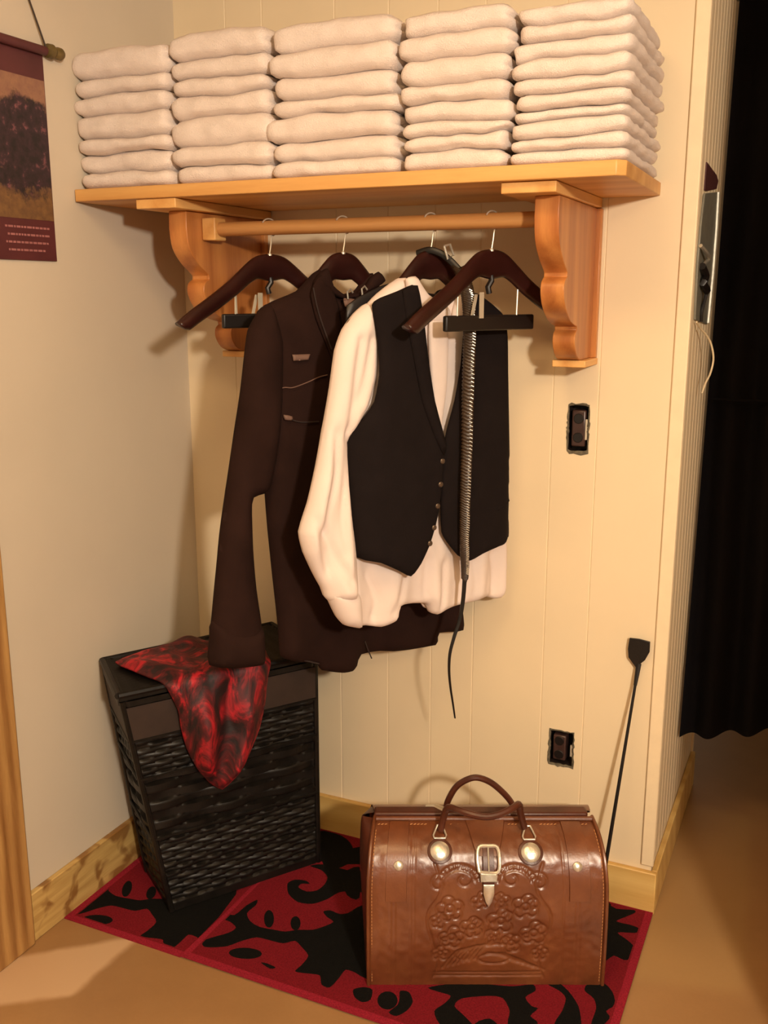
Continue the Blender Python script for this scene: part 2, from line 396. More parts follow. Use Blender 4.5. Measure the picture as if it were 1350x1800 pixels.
# ------------------------------------------------------------------ towels
def towel(x0, x1, y0, y1, z0, z1, seed, layers, J0, J1):
    rnd = random.Random(seed); nx, ny, nz = 22, 18, 8; V = []; F = []; idx = {}
    hx, hy, hz = (x1 - x0) / 2, (y1 - y0) / 2, (z1 - z0) / 2; cx, cy, cz = (x0 + x1) / 2, (y0 + y1) / 2, (z0 + z1) / 2
    
    def vert(i, j, k):
        key = (i, j, k)
        if key in idx: return idx[key]
        a, b, c = 2 * i / nx - 1, 2 * j / ny - 1, 2 * k / nz - 1
        rx, ry = .018, .020; rz = hz
        # rounded front (-y) fold and softly rounded sides
        X, Y, Z = a * hx, b * hy, c * hz
        ex = max(0, abs(X) - (hx - rx)) / rx; ey = max(0, abs(Y) - (hy - ry)) / ry; ez = abs(c)
        e = math.hypot(ex, ey)
        if e > 0:
            e = min(e, 1.414); k1 = 1 / max(1, e)
            X = math.copysign(min(abs(X), hx - rx) + ex * rx * k1, X); Y = math.copysign(min(abs(Y), hy - ry) + ey * ry * k1, Y)
            e2 = min(e, 1)
            # bulge of the fold: the edge pulls in near top and bottom
            pull = (1 - math.sqrt(max(0, 1 - ez ** 2.2))) * .013 * e2
            L = math.hypot(X, Y); X -= X / L * pull; Y -= Y / L * pull
            Z *= (1 - .16 * e2 ** 3)
        if a > .8 and layers > 1:      # the open side shows the folded layers
            g = abs(math.sin((c + 1) / 2 * layers * math.pi)); X -= .006 * (1 - g) ** 2 * (1 if abs(c) < .9 else 0) * (a - .8) / .2
        f_ = (c + 1) / 2; Z += J0(a, b) * (1 - f_) + J1(a, b) * f_
        q = Vector((X * 30, Y * 30, (cz + Z) * 40 + seed))
        X += .006 * noise.noise(q); Y += .004 * noise.noise(q + Vector((9, 3, 1))) + .003 * noise.noise(Vector((X * 9, 0, seed)))
        if abs(c) < .9: Z += .0018 * noise.noise(q * 1.7)
        idx[key] = len(V); V.append((cx + X, cy + Y, cz + Z)); return idx[key]
    for i in range(nx):
        for j in range(ny):
            F.append((vert(i, j, 0), vert(i, j + 1, 0), vert(i + 1, j + 1, 0), vert(i + 1, j, 0)))
            F.append((vert(i, j, nz), vert(i + 1, j, nz), vert(i + 1, j + 1, nz), vert(i, j + 1, nz)))
    for i in range(nx):
        for k in range(nz):
            F.append((vert(i, 0, k), vert(i + 1, 0, k), vert(i + 1, 0, k + 1), vert(i, 0, k + 1)))
            F.append((vert(i, ny, k), vert(i, ny, k + 1), vert(i + 1, ny, k + 1), vert(i + 1, ny, k)))
    for j in range(ny):
        for k in range(nz):
            F.append((vert(0, j, k), vert(0, j, k + 1), vert(0, j + 1, k + 1), vert(0, j + 1, k)))
            F.append((vert(nx, j, k), vert(nx, j + 1, k), vert(nx, j + 1, k + 1), vert(nx, j, k + 1)))
    return V, F
ORD = ['lowest', 'second', 'third', 'fourth', 'fifth', 'sixth', 'seventh', 'eighth', 'ninth', 'tenth', 'eleventh']
STACKS = [  # name, pixel left/right at shelf, pixel heights of joints from the shelf up (front face), front y
    ('leftmost stack', 137, 300, [325, 297, 262, 236, 191, 158, 125, 76], 7),
    ('second stack from the left', 301, 472, [317, 285, 251, 200, 158, 128, 93, 47], 8),
    ('middle stack', 478, 695, [308, 279, 242, 197, 166, 124, 80, 31], 9),
    ('second stack from the right', 704, 890, [297, 264, 234, 212, 176, 141, 96, 56, 12], 10),
    ('rightmost stack', 898, 1098, [283, 258, 232, 204, 181, 155, 126, 95, 60, 28, -6], 12)]
for si, (nm, pl, pr, joints, sd) in enumerate(STACKS):
    yf = -.405
    pc = (pl + pr) / 2
    zs_ = [on(pc, j, 1, yf)[2] for j in joints]; base = 1.7895
    sh = base - zs_[0]; n = len(zs_) - 1
    JF = [lambda a, b: 0.0]
    for k in range(n):
        r2 = random.Random(sd * 77 + k); sk, bow, w1 = r2.uniform(-.004, .005), r2.uniform(-.002, .005), r2.uniform(0, 50)
        if si == 4 and k in (4, 5): sk += .004
        JF.append(lambda a, b, sk=sk, bow=bow, w1=w1: bow * (1 - a * a) + sk * a * .6 + .0055 * noise.noise(Vector((a * 2.0, b * 1.3, w1))))
    for k in range(n):
        rnd = random.Random(sd * 31 + k)
        ym = (joints[k] + joints[k + 1]) / 2
        xl = on(pl, 320, 1, yf)[0]; xr = on(pr, 300, 1, yf)[0]
        dl, dr = rnd.uniform(-.008, .007), rnd.uniform(-.007, .006)
        if si == 2 and k == 2: dl -= .008
        if si == 4: dr = rnd.uniform(-.004, .004)
        z0 = base + (zs_[k] - zs_[0]); z1 = base + (zs_[k + 1] - zs_[0])
        V, F = towel(xl + dl, xr + dr, yf + rnd.uniform(-.006, .008), -.05 + rnd.uniform(-.02, .02), z0 + .0002, z1 - .0002, sd * 10 + k, 2 if z1 - z0 > .04 else 1, JF[k], JF[k + 1])
        V = np.array(V); c = V.mean(0)
        o = mesh('towel', V - np.array([c[0], c[1], z0]), F, MT['towel']); o.location = (c[0], c[1], z0)
        if k == n - 1: w_ = 'topmost towel'
        elif k == 0: w_ = 'lowest towel'
        else: w_ = ORD[k] + ' towel from the bottom'
        tag(o, 'white folded towel, %s of the %s' % (w_, nm), 'towel', 'folded towels on the shelf')

# ------------------------------------------------------------------ cloth helpers
class Surf:
    """a vertical surface over a plan polyline; s runs along it, camera side is the positive normal"""
    def __init__(s, pts, s0=0.0):
        s.P = [np.array(p, float) for p in pts]; s.S = [s0]
        for a, b in zip(s.P[:-1], s.P[1:]): s.S.append(s.S[-1] + np.linalg.norm(b - a))
    def px(s, x, y):
        r = ray(x, y); best = None; n = len(s.P) - 1
        for i in range(n):
            a, b = s.P[i], s.P[i + 1]; d = b - a
            A = np.array([[r[0], -d[0]], [r[1], -d[1]]]); t, q = np.linalg.solve(A, a - CAM[:2])
            lo = -9 if i == 0 else 0; hi = 9 if i == n - 1 else 1
            if lo <= q <= hi: best = (s.S[i] + q * np.linalg.norm(d), CAM[2] + t * r[2]); break
        if best is None: raise ValueError((x, y))
        return best
    def at(s, u):
        i = 0
        while i < len(s.P) - 2 and u > s.S[i + 1]: i += 1
        d = s.P[i + 1] - s.P[i]; d = d / np.linalg.norm(d); return s.P[i] + d * (u - s.S[i]), d
    def pt(s, u, z, off=0.0):
        p, d = s.at(u); dd = sum(s.at(u + e)[1] for e in np.linspace(-.06, .06, 13)); dd = dd / np.linalg.norm(dd)
        return np.array([p[0] + dd[1] * off, p[1] - dd[0] * off, z])
def smooth_poly(P, n=3, blend=.5):
    k = len(P); out = []
    P = [np.array(p, float) for p in P]
    for i in range(k):
        p0, p1, p2, p3 = P[i - 1], P[i], P[(i + 1) % k], P[(i + 2) % k]
        for j in range(n):
            t = j / n
            c = 0.5 * ((2 * p1) + (-p0 + p2) * t + (2 * p0 - 5 * p1 + 4 * p2 - p3) * t * t + (-p0 + 3 * p1 - 3 * p2 + p3) * t ** 3)
            l_ = p1 * (1 - t) + p2 * t
            out.append(tuple(c * blend + l_ * (1 - blend)))
    return out
def inside(P, x, y):
    P = np.asarray(P); n = len(P); r = np.zeros(len(x), bool); j = n - 1
    for i in range(n):
        c = ((P[i, 1] > y) != (P[j, 1] > y))
        with np.errstate(divide='ignore', invalid='ignore'):
            xx = (P[j, 0] - P[i, 0]) * (y - P[i, 1]) / (P[j, 1] - P[i, 1]) + P[i, 0]
        r ^= c & (x < xx); j = i
    return r
def edgedist(P, x, y, closed=True):
    P = np.asarray(P, float); D = np.full(len(x), 1e9); n = len(P)
    for i in range(n if closed else n - 1):
        a, b = P[i], P[(i + 1) % n]; d = b - a; L = d @ d + 1e-14
        t = np.clip(((x - a[0]) * d[0] + (y - a[1]) * d[1]) / L, 0, 1)
        D = np.minimum(D, np.hypot(x - a[0] - t * d[0], y - a[1] - t * d[1]))
    return D
def fillpoly(P, res, rings=()):
    P = np.array(P); bx0, by0 = P.min(0); bx1, by1 = P.max(0)
    D = []; n = len(P)
    for i in range(n):
        a, b = P[i], P[(i + 1) % n]; k = max(1, int(round(np.linalg.norm(b - a) / res)))
        for j in range(k): D.append(a + (b - a) * j / k)
    D = np.array(D); gx, gy = np.meshgrid(np.arange(bx0, bx1, res), np.arange(by0, by1, res))
    gx = gx + (np.arange(gx.shape[0]) % 2)[:, None] * res * .5
    x, y = gx.ravel(), gy.ravel(); ok = inside(D, x, y); x, y = x[ok], y[ok]; ok = edgedist(D, x, y) > rings[-1] + res * .45 if rings else edgedist(D, x, y) > res * .45
    extra = []
    T_ = np.roll(D, -1, 0) - np.roll(D, 1, 0); T_ /= np.linalg.norm(T_, axis=1)[:, None] + 1e-12; Nn = np.stack([-T_[:, 1], T_[:, 0]], 1)
    area = np.sum(D[:, 0] * np.roll(D[:, 1], -1) - np.roll(D[:, 0], -1) * D[:, 1]); Nn = Nn if area > 0 else -Nn
    for rr in rings:
        q = D + Nn * rr; k2 = inside(D, q[:, 0], q[:, 1]) & (edgedist(D, q[:, 0], q[:, 1]) > rr * .93); q = q[k2]
        if len(q): extra.append(q)
    pts = np.vstack([D] + extra + [np.stack([x[ok], y[ok]], 1)]); nb = len(D)
    r = delaunay_2d_cdt([Vector(p) for p in pts], [(i, (i + 1) % nb) for i in range(nb)], [], 0, 1e-6)
    V = np.array([tuple(v) for v in r[0]]); F = [tuple(f) for f in r[2]]
    cen = np.array([V[list(f)].mean(0) for f in F]); ok = inside(D, cen[:, 0], cen[:, 1])
    return V, [f for f, o in zip(F, ok) if o], D
def panel(name, surf, pix, m, parent, off=0.0, front=.02, back=.02, R=.03, fold=None, res=.012, smooth=3, sz=None, edge=.0015, offfn=None):
    """closed puffed cloth piece: outline given where the photo shows it, with real thickness"""
    P = sz if sz is not None else [surf.px(*p) for p in pix]
    if smooth > 1: P = smooth_poly(P, smooth)
    V2, F, D = fillpoly(P, res, [R * k for k in (.06, .2, .42)] if R * .42 > res * .35 else []); s, z = V2[:, 0], V2[:, 1]; d = edgedist(D, s, z)
    q = np.clip(d / R, 0, 1); pr = np.sqrt(1 - (1 - q) ** 2)
    ff = np.array([fold(a, b) for a, b in zip(s, z)]) if fold else np.zeros(len(s))
    ff = ff * np.clip(.25 + d / .03, 0, 1)
    oo = np.array([offfn(a, b) for a, b in zip(s, z)]) if offfn else np.zeros(len(s))
    A = [surf.pt(a, b, off + edge + o + front * p + f) for a, b, p, f, o in zip(s, z, pr, ff, oo)]
    B = [surf.pt(a, b, off - edge + o - back * p + f * .9) for a, b, p, f, o in zip(s, z, pr, ff, oo)]
    n = len(s); cnt = {}
    for f in F:
        for i in range(len(f)):
            e = (f[i], f[(i + 1) % len(f)]); cnt[e] = 1
    side = [(a, b, b + n, a + n) for (a, b) in cnt if (b, a) not in cnt]
    FF = list(F) + [tuple(i + n for i in f[::-1]) for f in F] + side
    return mesh(name, A + B, FF, m, parent)
def nz(x, y, k=0.): return noise.noise(Vector((x, y, k)))

# ------------------------------------------------------------------ hangers
def hang_frame(px_center, py_top, th, yc=ROD[0]):
    c = on(px_center, py_top, 1, yc); d = np.array([math.cos(math.radians(th)), math.sin(math.radians(th)), 0])
    nrm = np.array([d[1], -d[0], 0]); return c, d, nrm
def hanger(px_center, py_top, th, label, bar=True, span=.262, fwd=.030):
    c, d, nrm = hang_frame(px_center, py_top, th)
    P = lambda u, z, o=0: c + d * u + ZV * z + nrm * o
    t = thing('clothes_hanger', tuple(c - ZV * .14), label, 'hanger', 'dark wooden hangers on the rod')
    # arms: cross sections from tip to tip
    hp_ = [(1, -.150), (.86, -.127), (.64, -.094), (.43, -.059), (.27, -.026), (.15, -.006)]
    up = spline([(-span * a, z) for a, z in hp_] + [(0, 0)] + [(span * a, z) for a, z in hp_[::-1]], 4)
    V = []; F = []; N = 12; K = len(up)
    for i, (u, z) in enumerate(up):
        au = abs(u) / span; hh = .021 + .010 * math.exp(-(u / .05) ** 2) - .004 * au   # half height of blade
        if au > .93: hh *= max(.35, 1 - ((au - .93) / .07) ** 2 * .65)
        tk = .0075 + .007 * au; fw = fwd * au ** 2      # arms swing forward and widen at the shoulders
        tx = up[min(i + 1, K - 1)] - up[max(i - 1, 0)]; tx = tx / np.linalg.norm(tx); nn = np.array([-tx[1], tx[0]]) + np.array([0, 1.0]) * math.exp(-(u / .06) ** 2) * 2; nn /= np.linalg.norm(nn)
        cz = np.array([u, z]) - nn * hh * .9
        for j in range(N):
            a = 2 * math.pi * j / N; q = cz + nn * hh * math.sin(a)
            V.append(P(q[0], q[1], fw + tk * math.cos(a) * (1 if abs(math.cos(a)) < .98 else .96)))
    F = [(i * N + j, i * N + (j + 1) % N, (i + 1) * N + (j + 1) % N, (i + 1) * N + j) for i in range(K - 1) for j in range(N)]
    F += [tuple(range(N))[::-1], tuple((K - 1) * N + j for j in range(N))]
    mesh('arms', V, F, MT['hanger'], t)
    zr = ROD[1] - c[2]; r = .0205
    pts = [P(0, -.01), P(0, .004), P(0, zr - r - .012)]
    pts = [P(0, -.01), P(0, 0.002)] + [P(0.004, (zr - r) * .55)] + [P(r * math.sin(a), zr - r * math.cos(a)) for a in np.linspace(.35, math.pi + 1.0, 14)]
    MB().tube(spline(pts, 3), .0017, 8).build('hook', MT['steel'], t)
    MB().disc(c + ZV * -.001, ZV, [(.005, 0), (.005, .004), (.003, .006)], 12).build('collar_ring', MT['steel'], t)
    if bar:
        zb = -.150; L = .132
        b = MB(); b.box((-L, -.0065, -.0165), (L, .0065, .0165), lambda v: P(v[0], v[2] + zb, v[1])); bo = b.build('clip_bar', MT['blackplastic'], t, bevel=.004, seg=3)
        m = MB()
        m.tube([P(0, -.05), P(.002, -.062), P(-.008, -.075), P(-.004, -.088)], .0065, 10)
        m.build('bar_bracket', MT['blackplastic'], t)
        for u in (-.095, .082):
            zt = -.078 if u < 0 else -.072
            wv = MB()
            wv.tube([P(u - .004, zb + .012, .003), P(u - .002, zt, .003)], .002, 8)
            wv.tube([P(u + .004, zb + .012, -.004), P(u + .003, zt, -.004)], .002, 8)
            wv.build('bar_wire', MT['steel'], t)
        w2 = MB()
        w2.box((-.040, -.0095, zb + .010), (-.028, -.0075, -.086), lambda v: P(v[0], v[2], -v[1]))
        w2.box((-.050, .0075, zb + .010), (-.042, .0095, -.090), lambda v: P(v[0] + (v[2] + .14) * .25, v[2], -v[1]))
        w2.build('trouser_clip', MT['steel'], t)
    return t
hanger(474, 449, 63, 'empty dark wooden hanger nearest the left wall')
hanger(603, 446, 60, 'dark wooden hanger inside the collar of the brown coat', bar=False, span=.20, fwd=0)
hanger(757, 443, 60, 'dark wooden hanger carrying the white shirt and black vest', bar=False, span=.20, fwd=0)
hanger(864, 441, 63, 'empty dark wooden hanger nearest the right bracket with its clip bar in view')

# ------------------------------------------------------------------ brown coat
c2, d2, n2 = hang_frame(603, 446, 60)
A_ = c2[:2] - d2[:2] * .45; B_ = c2[:2] + d2[:2] * .10
thb = math.radians(38); C_ = B_ + np.array([math.cos(thb), math.sin(thb)]) * .3
SC = Surf([A_, B_, C_], -.45)
coat = thing('tailcoat', (c2[0], c2[1], .62), 'long dark brown coat hanging behind the white shirt', 'coat')
def cf(a, b): return .008 * math.sin(a * 38 + b * 3) * max(0, min(1, (1.45 - b) * 1.6)) + .006 * nz(a * 6, b * 3, 1)
panel('coat_body', SC, [(563, 474), (548, 482), (520, 512), (478, 530), (452, 548), (450, 600), (458, 700), (465, 800), (465, 862), (470, 930), (478, 1010), (488, 1100), (492, 1152), (520, 1163), (556, 1166),
      (566, 1178), (600, 1182), (622, 1176), (632, 1150), (690, 1144), (766, 1134), (772, 1112), (814, 1107), (812, 1066), (790, 950), (740, 750), (700, 620), (672, 520), (655, 480), (640, 488), (622, 512), (592, 518), (570, 500)],
      MT['coat'], coat, off=.0, front=.03, back=.025, R=.06, fold=cf, res=.014)
def sf(a, b): return .007 * math.sin(b * 26 + a * 30) * .6 + .006 * nz(a * 9, b * 6, 4)
panel('sleeve', SC, [(466, 533), (446, 550), (431, 580), (424, 630), (414, 705), (404, 780), (391, 860), (381, 940), (373, 1020), (368, 1080), (362, 1130), (361, 1162), (400, 1166), (446, 1161), (454, 1148), (449, 1090), (441, 1030), (435, 960), (432, 900), (434, 872), (463, 860), (476, 800), (486, 700), (486, 600)],
      MT['coat'], coat, off=.018, front=.04, back=.03, R=.045, fold=sf, res=.012)
panel('cuff', SC, [(366, 1088), (363, 1130), (361, 1164), (400, 1168), (447, 1163), (455, 1149), (450, 1092), (410, 1094)], MT['coat'], coat, off=.020, front=.046, back=.034, R=.045, fold=sf, res=.012)
panel('lapel', SC, [(549, 484), (536, 500), (531, 520), (540, 560), (556, 600), (572, 640), (580, 660), (586, 600), (580, 540), (566, 505)], MT['coat'], coat, off=.038, front=.006, back=.004, R=.01, res=.012)
panel('collar', SC, [(563, 472), (550, 480), (538, 500), (560, 512), (585, 524), (612, 524), (636, 512), (660, 500), (668, 492), (655, 478), (640, 488), (622, 513), (594, 519), (572, 502)], MT['coat'], coat, off=.03, front=.012, back=.01, R=.012, res=.01)
def strip(name, surf, pts, m, parent, off, r, n=6):
    P = [surf.px(*p) for p in pts]; P3 = [surf.pt(a, b, off) for a, b in P]
    return MB().tube(spline(P3, 5), r, n).build(name, m, parent)
strip('lapel_piping', SC, [(531, 506), (538, 540), (548, 572), (563, 612)], MT['coat_edge'], coat, .048, .0018)
strip('chest_cord', SC, [(468, 684), (485, 679), (500, 679), (525, 670), (545, 661), (560, 657)], MT['thread'], coat, .038, .0012)
strip('lower_cord', SC, [(486, 728), (496, 734), (515, 739), (545, 738)], MT['coat_edge'], coat, .038, .0016)
panel('embroidered_tab', SC, [(499, 622), (501, 633), (527, 631), (530, 621)], MT['thread'], coat, off=.037, front=.002, back=.001, R=.003, res=.004, smooth=1)
panel('toggle', SC, [(484, 726), (486, 735), (498, 736), (499, 729)], MT['thread'], coat, off=.037, front=.004, back=.001, R=.004, res=.004, smooth=2)
strip('tail_seam', SC, [(628, 1120), (634, 1135), (641, 1150)], MT['coat_edge'], coat, .034, .0016)
strip('hem_binding', SC, [(498, 1150), (530, 1158), (556, 1164)], MT['coat_edge'], coat, .012, .002)
panel('neck_label', SC, [(584, 524), (586, 538), (600, 545), (612, 536), (606, 526)], MT['thread'], coat, off=.048, front=.003, back=.001, R=.004, res=.005, smooth=2)
tc_ = MB()
for q in ((592, 516), (617, 511)):
    u_, z_ = SC.px(*q)
    tc_.tube([SC.pt(u_ - .006, z_ - .012, .056), SC.pt(u_ - .008, z_ + .004, .056), SC.pt(u_, z_ + .01, .056), SC.pt(u_ + .007, z_ + .002, .056)], .0022, 8)
tc_.build('neck_clasp', MT['silver'], coat)

# ------------------------------------------------------------------ white shirt
c3, d3, n3 = hang_frame(757, 443, 60)
SS = Surf([c3[:2] - d3[:2] * .5, c3[:2] + d3[:2] * .27, c3[:2] + d3[:2] * .27 + np.array([.3, .1])], -.5)
shirt = thing('dress_shirt', (c3[0], c3[1], .9), 'white long sleeved shirt hanging under the black vest', 'shirt')
def creases(lines):
    L = [[SS.px(*p) for p in spline(l_, 14)] for l_ in lines]
    def f(a, b):
        r = 0
        for l_, (w_, h_) in zip(L, [(.010, .010)] * len(L)):
            if min(p[1] for p in l_) - .04 < b < max(p[1] for p in l_) + .04:
                d = min((a - p[0]) ** 2 + ((b - p[1]) * .6) ** 2 for p in l_); r += h_ * math.exp(-d / w_ ** 2)
        return r
    return f
CRB = creases([[(742, 985), (740, 1030), (744, 1062)], [(822, 985), (824, 1020), (820, 1050)], [(770, 990), (768, 1040), (762, 1070)], [(640, 1010), (655, 1050), (650, 1090)],
               [(758, 590), (752, 650), (745, 700), (742, 740)], [(768, 560), (766, 600), (757, 650)], [(700, 1010), (690, 1050), (680, 1075)], [(857, 975), (860, 1010), (858, 1045)]])
CRS = creases([[(612, 600), (604, 660), (598, 720), (594, 760)], [(594, 760), (590, 830), (584, 900), (588, 960)], [(572, 760), (570, 830), (556, 890), (552, 930)], [(552, 930), (572, 975), (590, 1010)],
               [(630, 600), (620, 660), (610, 700)], [(535, 910), (545, 950), (560, 990)], [(606, 850), (600, 920), (602, 1000)]])
def shf(a, b):
    lowv = max(0, min(1, (1.15 - b) * 2.5))
    return .015 * math.sin(a * 50 + 1.1 + .8 * nz(b * 3, 0, 1)) * lowv + .005 * nz(a * 8, b * 5, 2) - .007 * max(0, .25 - abs(nz(a * 13, b * 4, 12))) * 4 * .6 - CRB(a, b)
panel('shirt_body', SS, [(698, 490), (714, 488), (726, 508), (745, 517), (776, 521), (798, 506), (812, 514), (840, 545), (862, 575), (868, 620), (874, 740), (880, 860), (887, 960), (886, 1028), (880, 1048), (866, 1052), (850, 1048), (838, 1052), (800, 1064), (777, 1072), (764, 1079), (753, 1075), (746, 1060), (722, 1060), (698, 1064), (691, 1088), (666, 1101), (640, 1099), (614, 1094), (606, 980), (602, 800), (618, 640), (640, 545), (665, 515)],
      MT['shirt'], shirt, off=0, front=.024, back=.018, R=.02, fold=shf, res=.0075)
panel('hem_facing', SS, [(697, 1044), (722, 1036), (745, 1034), (775, 1038), (835, 1036), (862, 1044), (878, 1036), (880, 1046), (850, 1050), (800, 1062), (765, 1074), (752, 1070), (745, 1058), (720, 1059), (698, 1062)],
      MT['shirt'], shirt, off=-.02, front=.006, back=.006, R=.02, fold=shf, res=.011)
panel('sleeve', SS, [(634, 533), (614, 550), (594, 578), (581, 615), (572, 680), (560, 750), (547, 815), (532, 880), (517, 932), (524, 968), (541, 1002), (557, 1030), (566, 1050), (614, 1050), (613, 985), (606, 920), (600, 850), (598, 775), (612, 748), (632, 712), (646, 660), (648, 600), (642, 550)],
      MT['shirt'], shirt, off=.022, front=.032, back=.03, R=.035, fold=lambda a, b: .011 * math.sin(a * 60 - b * 9) * max(0, min(1, (1.35 - b) * 4)) + .008 * nz(a * 14, b * 6, 7) - CRS(a, b), res=.006)
panel('cuff', SS, [(562, 1034), (572, 1060), (582, 1080), (592, 1092), (604, 1096), (620, 1097), (621, 1070), (617, 1036), (590, 1026)], MT['shirt'], shirt, off=.024, front=.036, back=.03, R=.035, res=.008)
panel('sleeve', SS, [(850, 552), (868, 580), (878, 640), (880, 760), (884, 860), (886, 930), (870, 940), (856, 860), (846, 700), (840, 600)], MT['shirt'], shirt, off=-.03, front=.02, back=.02, R=.03, res=.014)
panel('collar', SS, [(697, 491), (713, 486), (722, 500), (734, 517), (756, 532), (770, 540), (772, 556), (764, 566), (742, 566), (728, 556), (712, 560), (703, 530)], MT['shirt'], shirt, off=.034, front=.012, back=.006, R=.012, res=.008)
panel('collar', SS, [(792, 512), (806, 505), (815, 516), (813, 548), (802, 560), (786, 566), (778, 556), (784, 532)], MT['shirt'], shirt, off=.032, front=.010, back=.006, R=.012, res=.008)
panel('placket', SS, [(736, 566), (762, 564), (768, 600), (765, 680), (757, 740), (752, 772), (746, 740), (738, 650)], MT['shirt'], shirt, off=.038, front=.007, back=.004, R=.010, res=.009, fold=lambda a, b: .003 * nz(a * 40, b * 20, 3))

# ------------------------------------------------------------------ black vest
vest = thing('waistcoat', (c3[0], c3[1], .98), 'black buttonless open vest worn over the white shirt', 'vest')
vest['label'] = 'black vest hanging open over the white shirt'
def vf(a, b): return .003 * nz(a * 10, b * 6, 9) + .003 * math.sin(a * 30 + b * 5) * max(0, min(1, 1.3 - b))
def vback(sgn):  # the side edges wrap back around the shirt
    return lambda a, b: -.045 * max(0, min(1, (sgn * a - .16) / .08)) ** 2
panel('front_panel', SS, [(628, 536), (640, 523), (668, 512), (694, 501), (698, 512), (706, 560), (715, 622), (726, 690), (738, 742), (749, 776), (749, 800), (746, 840), (742, 880), (735, 915), (724, 950), (710, 980), (693, 1002), (672, 992), (642, 979), (612, 974), (607, 930), (601, 860), (596, 800), (594, 757), (614, 738), (632, 702), (639, 655), (637, 600)],
      MT['vest'], vest, off=.062, front=.010, back=.004, R=.02, fold=vf, res=.012, offfn=vback(-1))
panel('front_panel', SS, [(800, 518), (812, 516), (835, 532), (860, 556), (866, 590), (868, 650), (874, 740), (880, 820), (885, 862), (891, 942), (850, 953), (822, 965), (800, 977), (780, 968), (762, 946), (752, 928), (750, 880), (751, 800), (760, 752), (774, 700), (784, 640), (790, 570)],
      MT['vest'], vest, off=.052, front=.010, back=.004, R=.02, fold=vf, res=.012, offfn=vback(1))
panel('lapel', SS, [(672, 511), (697, 502), (708, 560), (718, 640), (728, 700), (748, 774), (744, 792), (728, 760), (706, 700), (690, 620), (678, 560)], MT['vest'], vest, off=.074, front=.006, back=.002, R=.008, res=.01)
panel('back_panel', SS, [(628, 538), (690, 502), (720, 496), (732, 512), (750, 520), (778, 522), (796, 508), (846, 548), (858, 590), (860, 700), (874, 860), (878, 930), (800, 950), (700, 965), (612, 960), (600, 800), (600, 700), (630, 640)],
      MT['vest_lining'], vest, off=-.04, front=.003, back=.012, R=.02, res=.016)
panel('neckband', SS, [(722, 497), (730, 508), (745, 515), (778, 518), (796, 506), (800, 514), (780, 530), (745, 526), (727, 516), (716, 500)], MT['vest_lining'], vest, off=.012, front=.012, back=.01, R=.008, res=.008)
panel('pocket_welt', SS, [(842, 884), (862, 876), (885, 866), (886, 874), (862, 885), (843, 892)], MT['vest'], vest, off=.058, front=.006, back=.002, R=.005, res=.008, smooth=1, offfn=vback(1))
for q in ((743, 803), (740, 843), (735, 880), (729, 917), (722, 944)):
    u_, z_ = SS.px(*q); c_ = SS.pt(u_, z_, .070); nn = SS.pt(u_, z_, 1) - SS.pt(u_, z_, 0)
    MB().disc(c_, nn, [(.006, 0), (.0065, .003), (.005, .005), (.001, .0055)], 14).build('button', MT['dull_metal'], vest)

# ------------------------------------------------------------------ braided strap hung over the hanger
strap = thing('braided_strap', tuple(SS.pt(*SS.px(776, 1000), .09)), 'long braided leather strap with a thin tail hanging in front of the vest', 'strap')
bp = [(777, 470), (777, 510), (777, 560), (778, 620), (777, 700), (776, 780), (774, 850), (773, 905), (774, 950), (779, 985), (781, 1010)]
bo_ = [.058, .085, .095, .092, .09, .09, .09, .09, .088, .08, .075]
P3 = [np.array(SS.pt(*SS.px(*q), o)) for q, o in zip(bp, bo_)]
sp = spline(P3, 60); K = len(sp); rs = []
for i in range(K):
    t_ = i / K; r0 = .0125 * (1 - t_) ** .5 * .55 + .0055 if t_ < .97 else .0045
    rs.append(r0 * (1 + .22 * (math.sin(i * 1.35) > 0)))
V = []; N = 10; wid = RT
for i, p in enumerate(sp):
    nn = n3
    for j in range(N):
        a = 2 * math.pi * j / N
        zz = .0035 * math.cos(2 * a)     # the plaits run slantwise
        V.append(p + wid * rs[i] * math.cos(a) + nn * rs[i] * .6 * math.sin(a) + ZV * zz)
F = [(i * N + j, i * N + (j + 1) % N, (i + 1) * N + (j + 1) % N, (i + 1) * N + j) for i in range(K - 1) for j in range(N)] + [tuple(range(N)), tuple((K - 1) * N + j for j in range(N))]
mesh('braid', V, F, MT['braid'], strap)
stud = MB()
for i in range(60, K - 40, 5):
    p = sp[i]; r = rs[i]
    stud.box((-.0032, -.0012, -.0009), (.0032, .0012, .0009), lambda v: p + wid * (v[0] + r * .25) + n3 * (v[1] + r * .62) + ZV * (v[2] - v[0] * .5))
stud.build('metal_studs', MT['silver'], strap)
tl = [(781, 1005), (780, 1040), (776, 1075), (768, 1105), (762, 1135), (762, 1165), (766, 1195), (772, 1225), (777, 1250)]
P3 = [np.array(SS.pt(*SS.px(*q), o)) for q, o in zip(tl, np.linspace(.075, .05, len(tl)))]
st = spline(P3, 8)
MB().tube(st, list(np.linspace(.0055, .0022, len(st))), 8, flat=(1, .6)).build('tail', MT['black_leather'], strap)
hp = [(745, 445), (752, 440), (762, 446), (770, 458), (777, 475)]
P3 = [np.array(SS.pt(*SS.px(*q), o)) for q, o in zip(hp, (-.024, .004, .024, .04, .058))]
MB().tube(spline(P3, 6), .0075, 10, flat=(1, .6)).build('neck_loop', MT['black_leather'], strap)
u_, z_ = SS.px(764, 446)
bk = MB(); bb = lambda u, z, o=0: SS.pt(u_ + u, z_ + z, .048 + o)
bk.tube([bb(-.012, .014), bb(.004, .018), bb(.014, -.004), bb(-.002, -.012), bb(-.012, .014)], .0028, 8)
bk.build('buckle', MT['silver'], strap)

